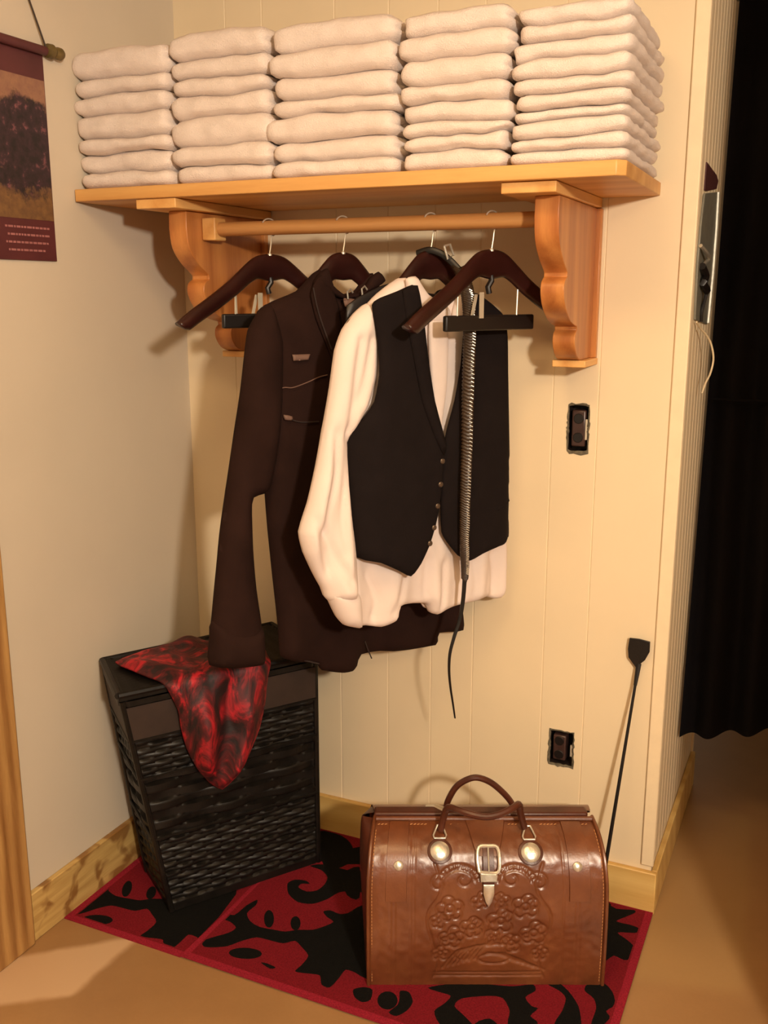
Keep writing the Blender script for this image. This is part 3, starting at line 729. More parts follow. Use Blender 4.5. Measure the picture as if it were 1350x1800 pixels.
# ------------------------------------------------------------------ hamper
lab = 'tall black woven wicker hamper standing in the corner on the rug'
hamper = thing('laundry_hamper', (.28, -.3, .008), lab, 'hamper')
TQ = [np.array(p) for p in ((.200, -.600), (.487, -.170), (.262, -.028), (.014, -.440))]
BQ = [np.array(p) for p in ((.252, -.522), (.487, -.172), (.315, -.060), (.085, -.405))]
HT = .595
def hside(i, a, z, off=0.0):
    t_ = z / HT; p = (BQ[i] * (1 - a) + BQ[(i + 1) % 4] * a) * (1 - t_) + (TQ[i] * (1 - a) + TQ[(i + 1) % 4] * a) * t_
    d = (BQ[(i + 1) % 4] - BQ[i]) * (1 - t_) + (TQ[(i + 1) % 4] - TQ[i]) * t_; L = np.linalg.norm(d)
    n_ = np.array([d[1], -d[0]]) / L; p = p + n_ * off
    return np.array([p[0], p[1], z + .008])
def band(z):   # which weave stands at this height
    f = z / HT
    if f > .975: return 'rim'
    if f > .82: return 'flat'
    if f > .645: return 'fine'
    if f > .36: return 'wide'
    if f > .04: return 'fine'
    return 'foot'
wk = MB(); wb_ = MB()
for i in range(4):
    L = np.linalg.norm(TQ[(i + 1) % 4] - TQ[i]); ns = int(L / .044); na = ns * 8; nzr = 170
    V = []
    for k in range(nzr + 1):
        z = HT * k / nzr; bd = band(z)
        for j in range(na + 1):
            a = j / na; ph = a * ns * math.pi
            ed = min(1, min(a, 1 - a) * L / .01)
            if bd == 'fine':
                row = z / .0135; par = 1 if int(row) % 2 else -1
                d = .0032 * math.sin(ph) * par + .005 * abs(math.sin(row * math.pi)) ** .6 - .003
            elif bd == 'wide':
                row = z / .026; par = 1 if int(row) % 2 else -1; ph2 = a * ns / 2 * math.pi * 1.0
                d = .006 * math.sin(ph2) * par + .003 * min(1, abs(math.sin(row * math.pi)) * 4) - .003
            elif bd == 'flat': d = .003
            elif bd == 'rim': d = .009
            else: d = .005
            V.append(hside(i, a, z, d * ed))
    F = [(k * (na + 1) + j, k * (na + 1) + j + 1, (k + 1) * (na + 1) + j + 1, (k + 1) * (na + 1) + j) for k in range(nzr) for j in range(na)]
    wk.add(V, F)
wk.build('woven_body', MT['wicker'], hamper)
fb = MB()
for i in range(4):
    V = []
    for z in (.825 * HT, .97 * HT):
        for j in range(13): V.append(hside(i, j / 12, z, .006))
    fb.add(V, [(j, j + 1, 13 + j + 1, 13 + j) for j in range(12)])
fb.build('flat_band', MT['wicker_band'], hamper)
for zf in (.645, .36, .82):
    r_ = MB()
    for i in range(4): r_.tube([hside(i, a, zf * HT, .006) for a in np.linspace(0, 1, 9)], .0035, 6)
    r_.build('weave_border', MT['wicker'], hamper)
for i in range(4):
    MB().tube([hside(i, 0, z, .001) for z in np.linspace(.0, HT, 12)], .0075, 8).build('corner_post', MT['wicker'], hamper)
# lid
ctr = sum(TQ) / 4; LQ = [ctr + (p - ctr) * 1.035 for p in TQ]
LQ[3][0] = max(LQ[3][0], .010); LQ[2][1] = min(LQ[2][1], -.018)
ld = MB(); n = 30; z0, z1 = HT + .010, HT + .032; V = []
for k in range(n + 1):
    for j in range(n + 1):
        a, b = j / n, k / n; p = (LQ[0] * (1 - a) + LQ[1] * a) * (1 - b) + (LQ[3] * (1 - a) + LQ[2] * a) * b
        V.append((p[0], p[1], z1 - .003 + .003 * math.sin(j * math.pi / 2 + .7) * (1 if k % 2 else -1)))
ld.add(V, [(k * (n + 1) + j, k * (n + 1) + j + 1, (k + 1) * (n + 1) + j + 1, (k + 1) * (n + 1) + j) for k in range(n) for j in range(n)])
ld.prism([tuple(p) for p in LQ], lambda p: (p[0], p[1], z0), lambda p: (p[0], p[1], z1 - .008))
for i in range(4): ld.tube([(*(LQ[i] * (1 - t_) + LQ[(i + 1) % 4] * t_), z1 - .006) for t_ in np.linspace(0, 1, 8)], .0085, 8)
ld.build('lid', MT['wicker'], hamper)

# ------------------------------------------------------------------ red velvet cloth draped on the hamper
f0, f1 = LQ[0], LQ[1]; fd = (f1 - f0) / np.linalg.norm(f1 - f0); fn = np.array([fd[1], -fd[0]])   # fn points out of the front
ZL = z1 + .006
def lidpx(x, y):
    p = on(x, y, 2, ZL); q = p[:2] - f0; return (q @ fd, -(q @ fn))
def frontpx(x, y):
    r = ray(x, y); o2 = f0 + fn * .016; t_ = ((o2 - CAM[:2]) @ fn) / (r[:2] @ fn); P = CAM + r * t_
    return ((P[:2] - f0) @ fd, P[2] - ZL)
cl = [lidpx(203, 1166), lidpx(250, 1146), lidpx(300, 1133), lidpx(338, 1126), lidpx(362, 1130), lidpx(400, 1142), lidpx(440, 1140), lidpx(464, 1140)]
cl += [frontpx(470, 1190), frontpx(465, 1240), frontpx(455, 1285), frontpx(438, 1325), frontpx(418, 1358), frontpx(390, 1389), frontpx(368, 1378), frontpx(345, 1352), frontpx(328, 1318), frontpx(317, 1280), frontpx(312, 1250)]
cl += [lidpx(296, 1203), lidpx(268, 1194), lidpx(238, 1184)]
P = smooth_poly(cl, 3); V2, F, D = fillpoly(P, .008); dd = edgedist(D, V2[:, 0], V2[:, 1]); A = []; B = []
for (a, b), d_ in zip(V2, dd):
    w_ = min(1, .3 + d_ / .03)
    # rounded bend over the lid edge
    r_ = .012
    if b > r_: y_, z_ = b, 0.0; nx_, nz_ = 0, 1
    elif b < -r_: y_, z_ = -.014, b + .004; nx_, nz_ = 1, 0
    else:
        t_ = (r_ - b) / (2 * r_) * math.pi / 2; y_, z_ = r_ - (r_ + .014) * math.sin(t_), -(r_ - .004) * (1 - math.cos(t_)); nx_, nz_ = math.sin(t_), math.cos(t_)
    hang_ = max(0, min(1, -b / .12)); 
    h = (.010 + .014 * abs(nz(a * 14, b * 6, 2)) + .020 * abs(nz(a * 7 + b * 5, b * 4, 5))) * w_
    h += hang_ * .016 * (math.sin(a * 62 - b * 10 + 2 * nz(a * 5, b * 5, 8)) + 1) * w_
    for lst, e in ((A, h), (B, h - .004)):
        p = f0 + fd * a - fn * y_ + fn * nx_ * e; lst.append((p[0], p[1], ZL + z_ + nz_ * e))
n = len(A); cnt = {(f[i], f[(i + 1) % len(f)]) for f in F for i in range(len(f))}
FF = list(F) + [tuple(i + n for i in f[::-1]) for f in F] + [(a, b, b + n, a + n) for (a, b) in cnt if (b, a) not in cnt]
o = mesh('velvet_cloth', A + B, FF, MT['velvet'])
tag(o, 'crushed red velvet cloth draped over the lid and front of the black hamper', 'cloth')

# ------------------------------------------------------------------ rugs
def fl(x, y): return on(x, y, 2, .006)[:2]
def oval(cx, cy, rx, ry, ang=0, n=14):
    ca, sa = math.cos(math.radians(ang)), math.sin(math.radians(ang))
    return [(cx + rx * math.cos(t) * ca - ry * math.sin(t) * sa, cy + rx * math.cos(t) * sa + ry * math.sin(t) * ca) for t in np.linspace(0, 2 * math.pi, n, endpoint=False)]
def c4(P): return [(x / 1.9286, 1500 + y / 1.9286) for x, y in P]
def c7(P): return [(550 + x / 2.25, 1330 + y / 2.25) for x, y in P]
MOT = [  # branch and leaves left of the bag
    c4([(685, 300), (730, 285), (775, 272), (800, 255), (780, 235), (745, 222), (762, 205), (795, 212), (835, 180), (872, 160), (868, 178), (838, 205), (848, 232), (880, 252), (930, 262), (968, 268), (1010, 262), (1060, 262), (1100, 250), (1130, 235), (1108, 218), (1096, 200), (1120, 196), (1150, 208), (1180, 205), (1225, 180), (1300, 175), (1300, 430), (1235, 425), (1205, 408), (1172, 398), (1150, 425), (1118, 458), (1090, 448), (1085, 418), (1058, 412), (1020, 408), (1000, 402), (1022, 382), (1045, 350), (1022, 320), (1000, 300), (960, 308), (915, 298), (870, 288), (820, 300), (770, 318), (715, 322), (690, 318)]),
    c4(oval(912, 225, 17, 30)), c4(oval(1002, 240, 17, 24)), c4(oval(832, 342, 56, 19, 2)),
    c4([(885, 374), (905, 376), (935, 390), (915, 394)]), c4([(650, 342), (690, 346), (718, 356), (690, 358)]),
    c4([(975, 105), (1000, 92), (1035, 95), (1050, 106), (1022, 106), (1012, 118), (1040, 132), (1075, 128), (1100, 108), (1110, 84), (1090, 60), (1050, 45), (1100, 40), (1180, 60), (1300, 80), (1300, 140), (1200, 132), (1150, 135), (1110, 158), (1060, 174), (1010, 168), (978, 140)]),
    c4([(960, 40), (1030, 20), (1120, 0), (1300, -30), (1300, 30), (1180, 40), (1090, 30)]),
]
MOT2 = [ # around and in front of the bag
    c7([(160, 925), (200, 915), (235, 925), (228, 965), (195, 975), (165, 955)]), c7(oval(295, 968, 40, 36)),
    c7([(345, 930), (380, 935), (395, 975), (370, 1010), (330, 1030), (300, 1015), (335, 985), (342, 960)]),
    c7([(455, 918), (520, 905), (600, 900), (700, 905), (790, 912), (870, 905), (880, 930), (840, 955), (865, 990), (890, 1000), (860, 1030), (890, 1060), (800, 1110), (770, 1060), (778, 1010), (752, 960), (700, 950), (590, 960), (560, 990), (600, 1030), (640, 1080), (560, 1090), (500, 1060), (480, 1010), (520, 980), (545, 950), (500, 935)]),
    c7([(930, 905), (960, 890), (1010, 930), (1050, 990), (1062, 1060), (1060, 1130), (960, 1140), (955, 1060), (985, 1010), (1000, 960), (975, 930)]),
    c7([(640, 1060), (700, 1040), (740, 1080), (700, 1130), (640, 1130)]),
    c7([(1085, 905), (1150, 900), (1185, 935), (1195, 985), (1160, 1010), (1175, 1040), (1110, 1090), (1100, 1060), (1120, 1000), (1110, 960), (1075, 930)]),
    c7([(1150, 590), (1200, 605), (1270, 610), (1272, 622), (1230, 640), (1200, 655), (1260, 670), (1310, 690), (1308, 702), (1250, 700), (1205, 700), (1245, 730), (1275, 760), (1270, 800), (1230, 808), (1190, 790), (1150, 800)]),
    c7([(1150, 560), (1180, 590), (1145, 600)]),
    c4([(640, 0), (700, -30), (760, -20), (720, 30), (680, 40)]),
]
# behind bag: a few leaves peeping right of the hamper
MOT3 = [[(560, 1462), (600, 1470), (620, 1490), (612, 1520), (575, 1530), (562, 1500)], [(600, 1540), (632, 1525), (632, 1580), (610, 1575)]]
def rug(label, outline, shapes, z0, z1):
    X = np.array([p[0] for p in outline]); Y = np.array([p[1] for p in outline])
    shp = [[np.array(p) for p in s] for s in shapes]
    # clip shapes by pulling their points inside the field
    x0, x1, y0, y1 = X.min() + .022, X.max() - .022, Y.min() + .022, Y.max() - .004
    S2 = []
    for s in shp:
        s = [np.array([min(max(p[0], x0), x1), min(max(p[1], y0), y1)]) for p in s]; q = []
        for p in s:
            if not q or np.linalg.norm(p - q[-1]) > 1e-4: q.append(p)
        a = np.array(q)
        if len(q) >= 3 and (a[:, 0].max() - a[:, 0].min()) > .004 and (a[:, 1].max() - a[:, 1].min()) > .004: S2.append(q)
    pts = []; ed = []
    def addp(P):
        n0 = len(pts); pts.extend([Vector((p[0], p[1])) for p in P]); k = len(P); ed.extend([(n0 + i, n0 + (i + 1) % k) for i in range(k)])
    addp(outline); inn = [(x0 - .004, y0 - .004), (x1 + .004, y0 - .004), (x1 + .004, Y.max() - .003), (x0 - .004, Y.max() - .003)]; addp(inn)
    for s in S2: addp(s)
    for x in np.arange(x0, x1, .02):
        for y in np.arange(y0, y1, .02): pts.append(Vector((x, y)))
    r = delaunay_2d_cdt(pts, ed, [], 0, 1e-5); V = np.array([tuple(v) for v in r[0]]); F = [tuple(f) for f in r[2]]
    cen = np.array([V[list(f)].mean(0) for f in F]); fm = np.zeros(len(F), int)
    ins = inside(np.array([tuple(p) for p in outline]), cen[:, 0], cen[:, 1])
    for s in S2: fm[inside(np.array(s), cen[:, 0], cen[:, 1])] = 1
    fm[~inside(np.array(inn), cen[:, 0], cen[:, 1])] = 2
    F2 = [f for f, k in zip(F, ins) if k]; fm = fm[ins]; n = len(V)
    top = [(v[0], v[1], z1) for v in V]; bot = [(v[0], v[1], z0) for v in V]
    cnt = {(f[i], f[(i + 1) % len(f)]) for f in F2 for i in range(len(f))}
    side = [(a, b, b + n, a + n) for (a, b) in cnt if (b, a) not in cnt]
    FF = F2 + [tuple(i + n for i in f[::-1]) for f in F2] + side
    fmm = list(fm) + [0] * len(F2) + [2] * len(side)
    c = (X.mean(), Y.mean(), z0)
    o = mesh('rug', np.array(top + bot) - np.array(c), FF, None, None, False, [MT['rug_red'], MT['rug_black'], MT['rug_edge']], fmm)
    o.location = c; tag(o, label, 'rug', 'red and black floral rugs'); return o
RB = [(.376, -.655), (1.374, -.655), (1.374, -.018), (.398, -.018)]
RA = [(.017, -.654), (.374, -.654), (.396, -.018), (.017, -.018)]
shapesB = [smooth_poly([fl(*p) for p in s], 3, .8) for s in MOT + MOT2 + MOT3]
sh_ = fl(306, 1619) - fl(575, 1681)
shapesA = [smooth_poly([fl(*p) + sh_ for p in s], 3, .8) for s in MOT]
rug('red and black floral rug under the hamper, touching the left baseboard', RA, shapesA, 0.0005, .004)
rug('red and black floral rug under the brown leather bag', RB, shapesB, .0042, .0085)

# ------------------------------------------------------------------ tooled leather bag
bo2 = np.array([.8264, -.5604, 0]); bu = np.array([math.cos(math.radians(24.6)), math.sin(math.radians(24.6)), 0]); bv = np.array([-bu[1], bu[0], 0])
BW, BZ = .538, .0087; DEP = .27
def bagpx(x, y, d):
    r = ray(x, y); t_ = ((bo2 + bv * d - CAM) @ bv) / (r @ bv); P = CAM + r * t_; return P
half = spline([(0, 0), (-.003, .06), (-.004, .13), (-.002, .19), (.002, .235), (.011, .275), (.030, .310), (.060, .334), (.092, .347), (.122, .353)], 8)
PR = np.array(half); PL = np.concatenate([[0], np.cumsum(np.linalg.norm(np.diff(PR, axis=0), axis=1))]); TL = PL[-1]
def bprof(t_):
    return np.interp(t_, PL, PR[:, 0]), np.interp(t_, PL, PR[:, 1])
def bs(u, t_, off=0.0, back=False):
    d, z = bprof(t_); d2, z2 = bprof(min(t_ + .004, TL)); d1, z1_ = bprof(max(t_ - .004, 0))
    tx, tz = d2 - d1, z2 - z1_; L = math.hypot(tx, tz); nd, nz_ = -tz / L, tx / L
    f = t_ / TL; uu = u; k = max(0, f - .55) / .45
    uu = u - (u - .265) * .055 * k ** 1.5
    dd = d + nd * off
    if back: dd = DEP - dd
    return bo2 + bu * uu + bv * dd + ZV * (BZ + z + nz_ * off)
def t_of_z(z): return np.interp(z, PR[:, 1], PL)
bag = thing('leather_bag', tuple(bo2 + bu * .27 + bv * .135 + ZV * BZ), 'brown tooled leather bag with silver buckle standing on the rug', 'bag')
# tooling lines in (u, t)
rnd = random.Random(5); LN = []
def circ(cx, cz, r, a0=0, a1=360, n=16, k=1.0, ph=0):
    return [(cx + r * math.cos(math.radians(a)) , cz + r * k * math.sin(math.radians(a))) for a in np.linspace(a0, a1, n)]
def spiral(cx, cz, r, turns, a0, sgn=1, n=26): return [(cx + r * (1 - .8 * i / n) * math.cos(a0 + sgn * turns * 2 * math.pi * i / n), cz + r * (1 - .8 * i / n) * math.sin(a0 + sgn * turns * 2 * math.pi * i / n)) for i in range(n + 1)]
FLW = [(.185, .195, .026), (.235, .150, .022), (.300, .165, .026), (.355, .200, .026), (.375, .135, .026), (.190, .125, .024), (.325, .110, .020), (.255, .215, .018)]
FLW += [(.160, .165, .016), (.165, .082, .016), (.390, .085, .016), (.300, .215, .016), (.280, .128, .014)]
for cx, cz, r in FLW:
    LN.append(circ(cx, cz, r * .35, n=12))
    for k in range(5):
        a = k * 72 + rnd.uniform(0, 40); LN.append(circ(cx + r * .7 * math.cos(math.radians(a)), cz + r * .7 * math.sin(math.radians(a)), r * .48, a - 115, a + 115, 10))
LN += [spiral(.215, .265, .030, 1.1, 2.6, -1), spiral(.325, .268, .030, 1.1, .5, 1), spiral(.160, .255, .022, 1.1, 1), spiral(.385, .258, .022, 1.1, 2, -1)]
for cx in (.205, .33):   # shell scallops high on the front
    for r in (.040, .052): LN.append(circ(cx, .245, r, 20, 160, 16))
    for a in range(25, 160, 12): LN.append([(cx + .041 * math.cos(math.radians(a)), .245 + .041 * math.sin(math.radians(a))), (cx + .052 * math.cos(math.radians(a)), .245 + .052 * math.sin(math.radians(a)))])
LN += [spline([(.150, .30), (.165, .24), (.135, .18), (.145, .12), (.160, .06), (.150, .02)], 6), spline([(.395, .30), (.380, .24), (.412, .18), (.402, .12), (.390, .06), (.400, .02)], 6)]
for k in range(7): LN.append(spline([(.17 + k * .012, .045 + k * .004), (.20 + k * .012, .085 + k * .004), (.25 + k * .010, .105)], 4))
for k in range(6): LN.append(spline([(.40 - k * .012, .040 + k * .004), (.36 - k * .012, .06 + k * .004), (.31 - k * .008, .085)], 4))
LN += [circ(.285, .07, .035, 0, 360, 20, .35), circ(.215, .08, .018, 0, 360, 14, .8), [(.150, .024), (.395, .026)], [(.150, .032), (.395, .034)]]
nu, nt = 210, 150; us = np.linspace(0, BW, nu + 1); ts = np.linspace(0, TL, nt + 1)
UU, TT = np.meshgrid(us, ts); uf, tf = UU.ravel(), TT.ravel(); H = np.zeros(len(uf))
reg = (uf > .12) & (uf < .43); ur, tr = uf[reg], tf[reg]; Hr = np.zeros(len(ur))
for ln_ in LN:
    D_ = edgedist(np.array([tuple(p) for p in ln_]), ur, tr, closed=False); Hr = np.maximum(Hr, np.exp(-(D_ / .0021) ** 2))
    Hr = np.maximum(Hr, 0)
H[reg] = -Hr * .0038
for uu, ww in ((.052, .0012), (.062, .0012), (.098, .0014), (.104, .0012), (.470, .0014), (.478, .0012), (.440, .0012)):
    H -= .0016 * np.exp(-((uf - uu) / ww) ** 2)
H += .0010 * np.array([nz(a * 60, b * 60, 5) for a, b in zip(uf, tf)])
H += .0030 * np.array([nz(a * 7, b * 7, 3) for a, b in zip(uf, tf)])
# rounded ends
eu = np.minimum(uf, BW - uf); H -= .006 * np.clip(1 - eu / .010, 0, 1) ** 2
V = [bs(a, b, h) for a, b, h in zip(uf, tf, H)]
F = [(k * (nu + 1) + j, k * (nu + 1) + j + 1, (k + 1) * (nu + 1) + j + 1, (k + 1) * (nu + 1) + j) for k in range(nt) for j in range(nu)]
body = mesh('tooled_front', V, F, MT['leather'], bag)
V = []; nt2 = 40
for b in np.linspace(0, TL, nt2 + 1):
    for a in np.linspace(0, BW, 25): V.append(bs(a, b, 0, True))
F = [(k * 25 + j, k * 25 + j + 1, (k + 1) * 25 + j + 1, (k + 1) * 25 + j) for k in range(nt2) for j in range(24)]
mesh('back_side', V, F, MT['leather'], bag)
for u in (0.0, BW):
    g = MB(); V = []; m_ = 9; tt = np.linspace(0, TL, 30)
    for b in tt:
        p0 = bs(u, b, -.004); p1 = bs(u, b, -.004, True)
        for j in range(m_ + 1):
            q = j / m_; inw = (-.028 if u == 0 else -.03) * math.sin(q * math.pi) * (.3 + .7 * b / TL)
            V.append(p0 * (1 - q) + p1 * q + bu * inw)
    g.add(V, [(k * (m_ + 1) + j, k * (m_ + 1) + j + 1, (k + 1) * (m_ + 1) + j + 1, (k + 1) * (m_ + 1) + j) for k in range(len(tt) - 1) for j in range(m_)])
    g.build('end_gusset', MT['leather_dark'], bag)
MB().box((0.002, 0.002, 0), (BW - .002, DEP - .002, .006), lambda v: bo2 + bu * v[0] + bv * v[1] + ZV * (BZ + v[2])).build('base_panel', MT['leather_dark'], bag)
tp = MB()
tp.box((.014, .118, .338), (.512, .152, .364), lambda v: bo2 + bu * v[0] + bv * v[1] + ZV * (BZ + v[2]))
tp.build('mouth_frame', MT['leather_dark'], bag, bevel=.006, seg=3)
rm = MB(); rm.tube([bs(u, TL - .012, .004) for u in np.linspace(.006, BW - .006, 20)], .0055, 8); rm.build('front_rim', MT['leather'], bag)
for u in (.002, BW - .002):
    MB().tube([bs(u, t_, .001) for t_ in np.linspace(0, TL, 40)], .0042, 8).build('edge_welt', MT['leather'], bag)
# stitching
for a0, a1 in ((.012, .04), (.09, .135), (.186, .216), (.325, .354), (.402, .45), (.502, .526)):
  s_ = MB()
  for k in range(int((a1 - a0) / .0085)):
    a = a0 + k * .0085
    s_.tube([bs(a, TL - .028, .0012), bs(a + .0055, TL - .026, .0012)], .0008, 5)
  s_.build('stitching', MT['stitch'], bag)
for u in (.010, BW - .010):
    s_ = MB()
    for k in range(46):
        t0 = .01 + k * (TL - .05) / 46; s_.tube([bs(u, t0, .0008), bs(u, t0 + .005, .0008)], .0007, 5)
    s_.build('stitching', MT['stitch'], bag)
# raised straps near each end
for u0, u1 in ((.040, .088), (.452, .500)):
    V = []; tt = np.linspace(t_of_z(.215), TL - .02, 20)
    for b in tt:
        for j, (u, o) in enumerate(((u0, 0), (u0 + .001, .0035), (u1 - .001, .0035), (u1, 0))): V.append(bs(u, b, o))
    F = [(k * 4 + j, k * 4 + j + 1, (k + 1) * 4 + j + 1, (k + 1) * 4 + j) for k in range(19) for j in range(3)] + [(0, 1, 2, 3)]
    mesh('end_strap', V, F, MT['leather'], bag, autos=.6)
# central tongue with buckle
V = []; tt = np.linspace(t_of_z(.308), TL, 16)
for b in tt:
    q = (b - tt[0]) / (TL - tt[0]); hw = .024 + .028 * q ** .8; cu = .270
    for u, o in ((cu - hw, .0005), (cu - hw + .002, .0045), (cu, .006), (cu + hw - .002, .0045), (cu + hw, .0005)): V.append(bs(u, b, o))
F = [(k * 5 + j, k * 5 + j + 1, (k + 1) * 5 + j + 1, (k + 1) * 5 + j) for k in range(15) for j in range(4)]
mesh('tongue', V, F, MT['leather'], bag, autos=.8)
V = []; tt = np.linspace(t_of_z(.235), t_of_z(.322), 12)
for b in tt:
    for u, o in ((.258, .004), (.259, .0085), (.283, .0085), (.284, .004)): V.append(bs(u, b, o))
mesh('buckle_strap', V, [(k * 4 + j, k * 4 + j + 1, (k + 1) * 4 + j + 1, (k + 1) * 4 + j) for k in range(11) for j in range(3)] + [(0, 1, 2, 3)], MT['leather_dark'], bag, autos=.6)
zb0, zb1 = t_of_z(.281), t_of_z(.320)
bk = MB(); pts = [bs(u, t_, .010) for u, t_ in [(.250, zb0), (.246, (zb0 + zb1) / 2), (.250, zb1), (.271, zb1 + .003), (.292, zb1), (.296, (zb0 + zb1) / 2), (.292, zb0), (.271, zb0 - .002), (.250, zb0)]]
bk.tube(spline(pts, 4), .0042, 8, flat=(1, 1)); bk.build('buckle', MT['silver'], bag)
MB().tube([bs(.271, zb0, .013), bs(.271, zb1, .014)], .002, 8).build('buckle_prong', MT['silver'], bag)
def plate(name, poly, o0, o1, m):
    b = MB(); n = len(poly); V = [bs(u, t_, o0) for u, t_ in poly] + [bs(u, t_, o1) for u, t_ in poly]
    cen = np.mean(poly, 0); V += [bs(cen[0] + (u - cen[0]) * .8, cen[1] + (t_ - cen[1]) * .8, o1 + .0015) for u, t_ in poly]
    F = [tuple(range(2 * n, 3 * n))] + [(i, (i + 1) % n, n + (i + 1) % n, n + i) for i in range(n)] + [(n + i, n + (i + 1) % n, 2 * n + (i + 1) % n, 2 * n + i) for i in range(n)]
    return b.add(V, F).build(name, m, bag)
ta, tb = t_of_z(.262), t_of_z(.278)
plate('keeper', [(.253, ta), (.289, ta), (.290, tb), (.252, tb)], .004, .012, MT['silver'])
ta, tb = t_of_z(.206), t_of_z(.256)
plate('strap_tip', [(.259, tb), (.259, tb - .02), (.264, ta + .012), (.271, ta), (.278, ta + .012), (.283, tb - .02), (.283, tb)], .005, .010, MT['silver'])
# conchos, rings, rivets
CN = []
for u, z in ((.161, .316), (.369, .314)):
    t_ = t_of_z(z); c_ = bs(u, t_, .001); nn = bs(u, t_, 1) - bs(u, t_, 0); CN.append((u, t_))
    MB().disc(c_, nn, [(.028, 0), (.028, .002), (.026, .003)], 28).build('concho_backing', MT['leather_dark'], bag)
    MB().disc(c_ + nn * .003, nn, [(.0215, 0), (.0215, .0015), (.019, .0035), (.014, .0055), (.007, .0068), (.002, .007)], 28).build('concho', MT['silver'], bag)
for u, z in ((.068, .292), (.472, .290)):
    t_ = t_of_z(z); c_ = bs(u, t_, .004); nn = bs(u, t_, 1) - bs(u, t_, 0)
    MB().disc(c_, nn, [(.011, 0), (.0105, .002), (.008, .0038), (.003, .005)], 20).build('rivet', MT['silver'], bag)
for u, t_ in CN:
    r_ = MB(); t1 = t_ + .027
    pts = [bs(u - .013, t1, .008), bs(u + .013, t1, .008), bs(u + .015, t1 + .006, .009), bs(u + .006, t1 + .028, .014), bs(u - .006, t1 + .028, .014), bs(u - .015, t1 + .006, .009), bs(u - .013, t1, .008)]
    r_.tube(pts, .0022, 8); r_.build('handle_ring', MT['silver'], bag)
hr = [(775, 1460, .07), (779, 1440, .07), (787, 1420, .06), (805, 1424, .035), (830, 1432, .02), (855, 1436, .015), (880, 1431, .02), (902, 1420, .035), (912, 1414, .055), (915, 1430, .065), (922, 1455, .07)]
MB().tube(spline([bagpx(x, y, d) for x, y, d in hr], 5), .0078, 10).build('front_handle', MT['leather_dark'], bag)
hb = [(783, 1440, .19), (784, 1420, .185), (790, 1402, .18), (803, 1382, .175), (822, 1370, .17), (840, 1367, .17), (862, 1375, .175), (882, 1391, .18), (897, 1408, .185), (905, 1425, .19), (907, 1440, .19)]
MB().tube(spline([bagpx(x, y, d) for x, y, d in hb], 5), .0075, 10).build('back_handle', MT['leather_dark'], bag)
MB().tube([bagpx(750, 1419, .16), bagpx(766, 1418, .15), bagpx(782, 1424, .13)], .0065, 8).build('mouth_clasp', MT['steel'], bag)
rg = MB(); cc = bs(0, t_of_z(.27), 0) + bv * .09 - bu * .010
rg.tube([cc + ZV * .02 * math.cos(a) + bv * .016 * math.sin(a) for a in np.linspace(0, 2 * math.pi, 17)], .0025, 8); rg.build('side_ring', MT['steel'], bag)

# ------------------------------------------------------------------ riding crop leaning in the corner of the wall
crop = thing('riding_crop', (1.254, -.14, .0088), 'slim black riding crop leaning on the wall beside the leather bag', 'riding crop')
e0 = np.array([1.254, -.142, .0095]); e1 = np.array(on(1122, 1172, 1, -.014))
MB().tube([e0 + (e1 - e0) * t_ for t_ in np.linspace(0, 1, 14)], list(np.linspace(.0052, .0034, 14)), 10).build('shaft', MT['black_leather'], crop)
MB().tube([e0 + (e1 - e0) * t_ for t_ in np.linspace(0.0, .22, 6)], .0072, 10).build('grip', MT['black_leather'], crop)
fp = [(1107, 1121), (1124, 1123), (1143, 1128), (1142, 1146), (1134, 1160), (1124, 1168), (1119, 1174), (1113, 1166), (1105, 1155), (1104, 1140)]
fq = MB(); poly = [on(x, y, 1, -.013) for x, y in fp]
fq.prism(poly, lambda p: (p[0], p[1] - .003, p[2]), lambda p: (p[0], p[1] + .002, p[2])); fq.build('flap', MT['black_leather'], crop, bevel=.001)
MB().tube([e1 - (e1 - e0) * .07, e1 - (e1 - e0) * .03, e1 + (e1 - e0) * .012], [.0042, .0055, .0065], 10, flat=(1, .7)).build('keeper', MT['black_leather'], crop)

# ------------------------------------------------------------------ curtain beyond the corner
CY = .415; cw = []; nx_, nzz = 150, 44; V = []
cxs = np.linspace(1.368, 2.15, nx_)
for k in range(nzz + 1):
    f = k / nzz
    for i, x in enumerate(cxs):
        zb_ = .338 + .045 * min(1, (x - 1.372) / .3) * (1 + .3 * math.sin(x * 9)); z = zb_ + (2.27 - zb_) * f
        amp = .010 + .018 * (1 - f); y = CY +   .15 * (f - .5) * max(0, 1 - (x - 1.372) / .5) + amp * math.sin((x - 1.37) * 62 + .6 * math.sin(f * 4)) + .010 * nz(x * 12, f * 3, 6)
        V.append((x + .004 * math.sin(f * 9) * (i > 0), y, z))
nf = len(V); V2 = [(a, b + .003, c) for a, b, c in V]
F = [(k * nx_ + i, k * nx_ + i + 1, (k + 1) * nx_ + i + 1, (k + 1) * nx_ + i) for k in range(nzz) for i in range(nx_ - 1)]
curtain = thing('curtain', (1.75, CY, .34), 'long black curtain hanging in the doorway right of the wall corner', 'curtain')
mesh('drape', V + V2, F + [tuple(j + nf for j in f[::-1]) for f in F], MT['curtain'], curtain)
sm = MB(); sm.tube([(x, CY - .034 + .008 * math.sin((x - 1.37) * 62), 1.28) for x in np.linspace(1.385, 2.1, 60)], .003, 6); sm.build('seam_fold', MT['curtain'], curtain)
rodt = thing('curtain_rod', (1.75, .50, 2.285), 'pale metal curtain rod above the black curtain', 'curtain rod')
MB().tube([(x, .490, 2.288) for x in np.linspace(1.3745, 2.2, 10)], .011, 14).build('pole', MT['grey_plate'], rodt)
